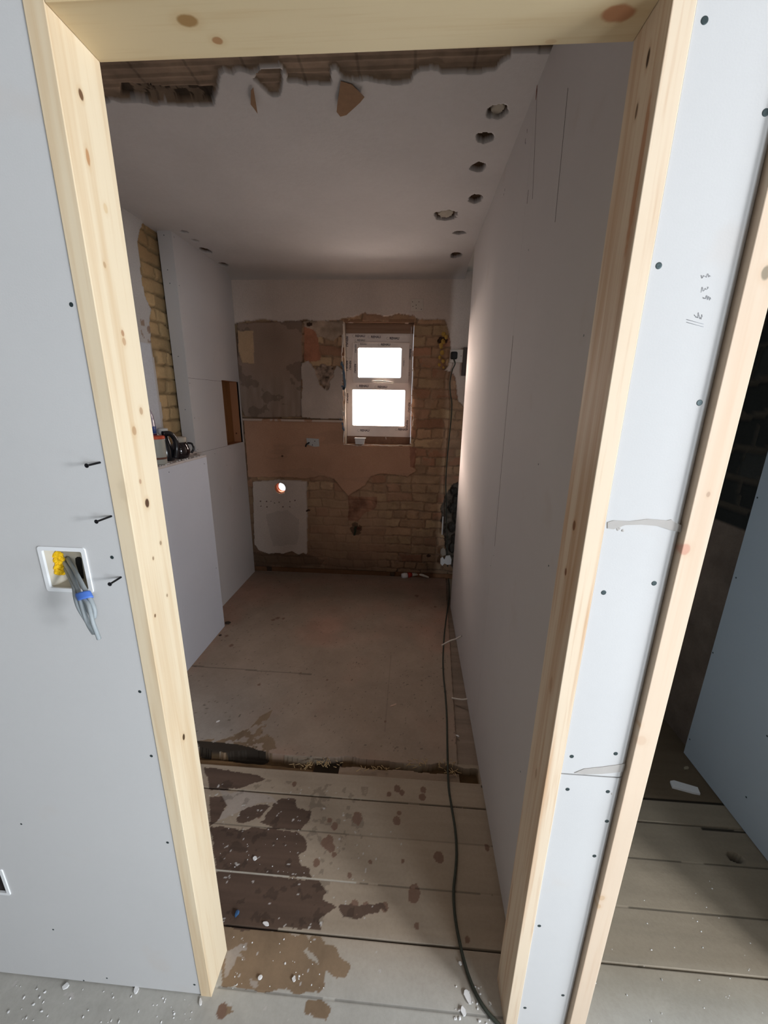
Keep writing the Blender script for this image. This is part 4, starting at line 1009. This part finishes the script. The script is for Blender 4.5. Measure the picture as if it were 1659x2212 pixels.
# white cable stubs from the foot of the right partition
def stub(pts, label):
    r_ = MB().tube(smooth_path(pts, 6), .0042, 10).build('cable_stub', m_plain('white_pvc', (222, 216, 206), .5, .05, 40)); tag(r_, label, 'cable', 'white cable ends by the right partition')
p = at(996, 1374, 0, .425); yv = p[1]
e = at(953, 1394, 2, .09)
stub([(xw(yv)-.001, yv, p[2]), (xw(yv)-.03, yv-.005, p[2]-.018), (xw(yv)-.065, yv-.01, p[2]-.03), tuple(at(954, 1394, 1, yv-.02))], 'white cable end sticking out of the right partition, the further of two')
p0 = at(1006, 1516, 2, .012)
stub([(xw(p0[1])-.0, p0[1], .03), (xw(p0[1])-.03, p0[1]+.003, .022), tuple(at(976, 1508, 2, .012))], 'white cable end on the floor by the partition, the nearer of two')
# small dark disc where the cable leaves the board
p = at(997, 1374, 0, .425); MB().lathe([(.005, 0), (.005, .001)], (xw(p[1])-.0008, p[1], p[2]+.0), 'x', 12).build('cable_hole', VOID, wr)

# --- things on the ledge
def shelf(px, py): p_ = at(px, py, 2, ZK); return p_
# paint tub with red rim
p = at(362, 1003, 2, ZK); c = (-1.225, 1.335); r = empty('plastic_tub', (c[0], c[1], ZK)); tag(r, 'grey-white plastic tub with an orange-red lid at the front of the ledge', 'tub')
TUB = m_plain('tub_plastic', (170, 168, 158), .5, .12, 20); RED = m_plain('orange_red_lid', (206, 84, 52), .5)
MB().lathe([(.034, 0), (.0375, .004), (.0385, .13), (.0385, .135)], (c[0], c[1], ZK), 'z', 32).build('body', TUB, r)
MB().lathe([(.0398, .131), (.0402, .133), (.0402, .144), (.038, .146), (.010, .1465)], (c[0], c[1], ZK), 'z', 32).build('lid', RED, r)
MB().lathe([(.0384, .028), (.0388, .0285), (.0388, .038), (.0386, .0385)], (c[0], c[1], ZK), 'z', 32).build('brown_band', m_plain('brown_band', (104, 70, 56)), r)
# clear bottle with blue and purple label behind it
c = (-1.305, 1.395); r = empty('spray_bottle', (c[0], c[1], ZK)); tag(r, 'clear plastic bottle with blue and purple label, partly behind the door jamb', 'bottle')
CLR = m_plain('cloudy_clear_plastic', (176, 168, 182), .12, .05, 20, 0, .8)
MB().lathe([(.038, 0), (.040, .005), (.040, .205), (.037, .24), (.028, .27), (.016, .29), (.014, .30)], (c[0], c[1], ZK), 'z', 32).build('body', CLR, r)
MB().lathe([(.0402, .112), (.0408, .113), (.0408, .150), (.0402, .151)], (c[0], c[1], ZK), 'z', 32).build('purple_label', m_plain('purple_label', (92, 40, 84), .4), r)
MB().lathe([(.0402, .153), (.0408, .154), (.0408, .188), (.0402, .189)], (c[0], c[1], ZK), 'z', 32).build('blue_label', m_plain('blue_label', (52, 76, 138), .4), r)
MB().lathe([(.017, .30), (.017, .33), (.014, .333)], (c[0], c[1], ZK), 'z', 20).build('cap', WHITEPL, r)
# black kettle-like jug with white lid
c = (-1.255, 1.455); r = empty('black_jug', (c[0], c[1], ZK)); tag(r, 'black jug with curved handle and white cap beside the grey-white tub', 'jug')
BLK = m_plain('gloss_black', (26, 26, 30), .18, .1, 30, 0, .6)
MB().lathe([(.036, 0), (.040, .008), (.036, .055), (.028, .10), (.022, .125), (.024, .14)], (c[0]-.01, c[1]+.012, ZK), 'z', 28).build('body', BLK, r)
hp = [(c[0]+.015, c[1]-.038, ZK+.150), (c[0]+.035, c[1]-.005, ZK+.148), (c[0]+.045, c[1]+.02, ZK+.115), (c[0]+.045, c[1]+.025, ZK+.065), (c[0]+.040, c[1]+.012, ZK+.014)]
MB().tube(smooth_path(hp, 6), .0135, 12).build('handle', BLK, r)
MB().lathe([(.022, .145), (.026, .150), (.026, .172), (.023, .176)], (c[0]-.004, c[1]-.004, ZK), 'z', 28).build('cap', m_plain('jug_cap', (200, 198, 192), .5), r)
# round dark glass jar
c = (-1.238, 1.560); r = empty('glass_coffee_pot', (c[0], c[1], ZK)); tag(r, 'round glossy dark pot with pale collar, furthest on the ledge', 'pot')
DG = m_plain('dark_glass', (30, 20, 24), .06, .1, 30, 0, .9)
MB().lathe([(.030, 0), (.040, .006), (.049, .030), (.050, .048), (.044, .072), (.034, .090), (.032, .094)], (c[0], c[1], ZK), 'z', 36).build('body', DG, r)
MB().lathe([(.034, .092), (.037, .095), (.038, .118), (.030, .122)], (c[0], c[1], ZK), 'z', 32).build('collar', m_plain('pot_collar', (176, 166, 152), .45), r)
MB().tube(smooth_path([(c[0]+.030, c[1]+.028, ZK+.085), (c[0]+.046, c[1]+.046, ZK+.078), (c[0]+.050, c[1]+.052, ZK+.050), (c[0]+.040, c[1]+.040, ZK+.026)], 6), .006, 10).build('handle', BLK, r)

# --- chips, offcuts and crumbs on the floor
def chip(px, py, sx, sy, label, name='plaster_chip', mat=CHIP, ang=0.4, group='loose white plaster chips on the floor'):
    p_ = at(px, py, 2, .002); rr = random.Random(px+py); n = 9
    pts_ = []
    for k in range(n):
        a_ = 2*math.pi*k/n; q_ = rr.uniform(.7, 1.15); u, v = sx*math.cos(a_)*q_, sy*math.sin(a_)*q_
        pts_.append((p_[0]+u*math.cos(ang)-v*math.sin(ang), p_[1]+u*math.sin(ang)+v*math.cos(ang), .0012+rr.uniform(0, .001)))
    tag(MB().prism(pts_, (0, 0, .0035)).build(name, mat), label, 'plaster chip', group)
chip(1010, 2152, .009, .016, 'largest white chip by the foot of the right pine jamb')
chip(1000, 2185, .007, .009, 'white chip just nearer than the largest one beside the lead')
chip(994, 2082, .004, .005, 'tiny white chip beside the lead where it leaves the doorway')
chip(551, 1855, .008, .007, 'white chip on the darkest wet board near the left jamb', ang=0)
chip(574, 1996, .011, .005, 'white flake on the board joint right of the left jamb', ang=-.2)
chip(433, 2165, .004, .007, 'white chip at the foot of the left pine jamb')
chip(141, 2132, .008, .007, 'white chip at the foot of the grey wall on the left')
chip(295, 2138, .006, .010, 'long white chip under the grey wall near the left jamb')
chip(471, 1559, .010, .005, 'white chip on the far sheet close to the left jamb', ang=.8)
chip(988, 1590, .010, .005, 'white chip on the boards between lead and partition', ang=-.5)
chip(850, 1524, .022, .006, 'long pale splinter on the far brown sheet', ang=.6, mat=m_plain('pale_splinter', (190, 160, 140)))
chip(635, 2115, .005, .006, 'round white fleck on the wet brown board, right one'); chip(562, 2112, .006, .005, 'round white fleck on the wet brown board, left one')
q = [at(x, y, 2, .001) for x, y in ((1447,1690),(1455,1689),(1506,1704),(1512,1718),(1500,1716),(1452,1703))]
tag(MB().prism([(p_[0], p_[1], .001) for p_ in q], (0, 0, .009)).build('plasterboard_offcut', CHIP), 'pale plasterboard offcut on the dark floor of the second room', 'offcut')
chip(1483, 1660, .016, .007, 'small cream scrap on the second room floor near its wall', 'plaster_scrap', m_plain('cream_scrap', (150, 140, 118)))
p = at(512, 1974, 2, .003); tag(MB().blob((p[0], p[1], .006), (.006, .010, .005), 4, .2, 2).build('cable_clip', m_plain('blue_plastic', (58, 92, 132), .4)), 'small blue plastic bit on the wet board beside the left jamb', 'plastic bit')
p = at(487, 1346, 2, .0); tag(MB().blob((p[0]+.02, p[1]-.01, .008), (.02, .014, .010), 8, .3).build('rubble_lump', m_plain('dark_rubble', (64, 54, 46), .95)), 'dark lump of rubble at the end of the low boxing', 'rubble')
p = at(472, 1374, 2, .0); tag(MB().blob((p[0]+.012, p[1], .006), (.010, .008, .007), 9, .3).build('rubble_lump', m_plain('dark_rubble2', (70, 58, 50), .95)), 'smaller dark crumb at the foot of the low boxing', 'rubble')
def crumbs(name, area_px, n, mat, seed, smin, smax, label):
    r_ = random.Random(seed); mb_ = MB(); xs_ = [a_[0] for a_ in area_px]; ys_ = [a_[1] for a_ in area_px]
    for k in range(n):
        q_ = at(r_.uniform(min(xs_), max(xs_)), r_.uniform(min(ys_), max(ys_)), 2, 0)
        if q_[0] < XK+.03 and q_[1] > .05: continue
        if q_[1] > -.01 and q_[1] < .1 and (q_[0] < XL+.02 or XR-.02 < q_[0] < .56): continue
        if q_[1] > .1 and q_[0] > .40 and q_[0] < .53: continue
        if q_[1] > 0 and q_[1] < .1 and q_[0] < XL: continue
        s_ = r_.uniform(smin, smax); mb_.blob((q_[0], q_[1], s_*.5), (s_*r_.uniform(.6, 1.5), s_*r_.uniform(.6, 1.5), s_*.6), k, .35, 1)
    tag(mb_.build(name, mat), label, 'crumbs', kind='stuff')
crumbs('plaster_crumbs', [(0, 2128), (425, 2212)], 60, CHIP, 1, .001, .003, 'fine white plaster crumbs along the foot of the front left wall')
crumbs('plaster_crumbs', [(470, 2020), (700, 2140)], 40, CHIP, 2, .0008, .0022, 'fine white crumbs on the wet board in the doorway')
crumbs('plaster_crumbs', [(980, 2130), (1060, 2212)], 26, CHIP, 3, .001, .003, 'fine white crumbs beside the lead at the right jamb')
crumbs('plaster_crumbs', [(470, 1790), (660, 1900)], 26, CHIP, 5, .0008, .0018, 'fine white crumbs on the darkest wet board')
crumbs('plaster_crumbs', [(1240, 1900), (1659, 2212)], 36, CHIP, 6, .0008, .002, 'fine grey crumbs on the floor of the second doorway')
SHAV = m_plain('straw_shavings', (190, 164, 122), .9)
r_ = random.Random(9); mb = MB()
for k in range(110):
    c0_ = r_.choice([(900,1648,26,8),(960,1652,28,10),(665,1655,30,7),(700,1650,40,8),(985,1668,30,8),(820,1660,60,6)])
    q_ = at(c0_[0]+r_.gauss(0, c0_[2]*.5), c0_[1]+r_.gauss(0, c0_[3]*.5), 2, 0)
    if q_[0] > .40: continue
    a_ = r_.uniform(0, 3.1); l_ = r_.uniform(.004, .012); z_ = .004
    mb.tube([(q_[0]-l_*math.cos(a_), q_[1]-l_*math.sin(a_), z_), (q_[0]+l_*math.cos(a_), q_[1]+l_*math.sin(a_), z_+r_.uniform(0, .004))], .0013, 4)
tag(mb.build('wood_shavings', SHAV), 'straw-coloured splinters strewn along the broken board gap', 'splinters', kind='stuff')
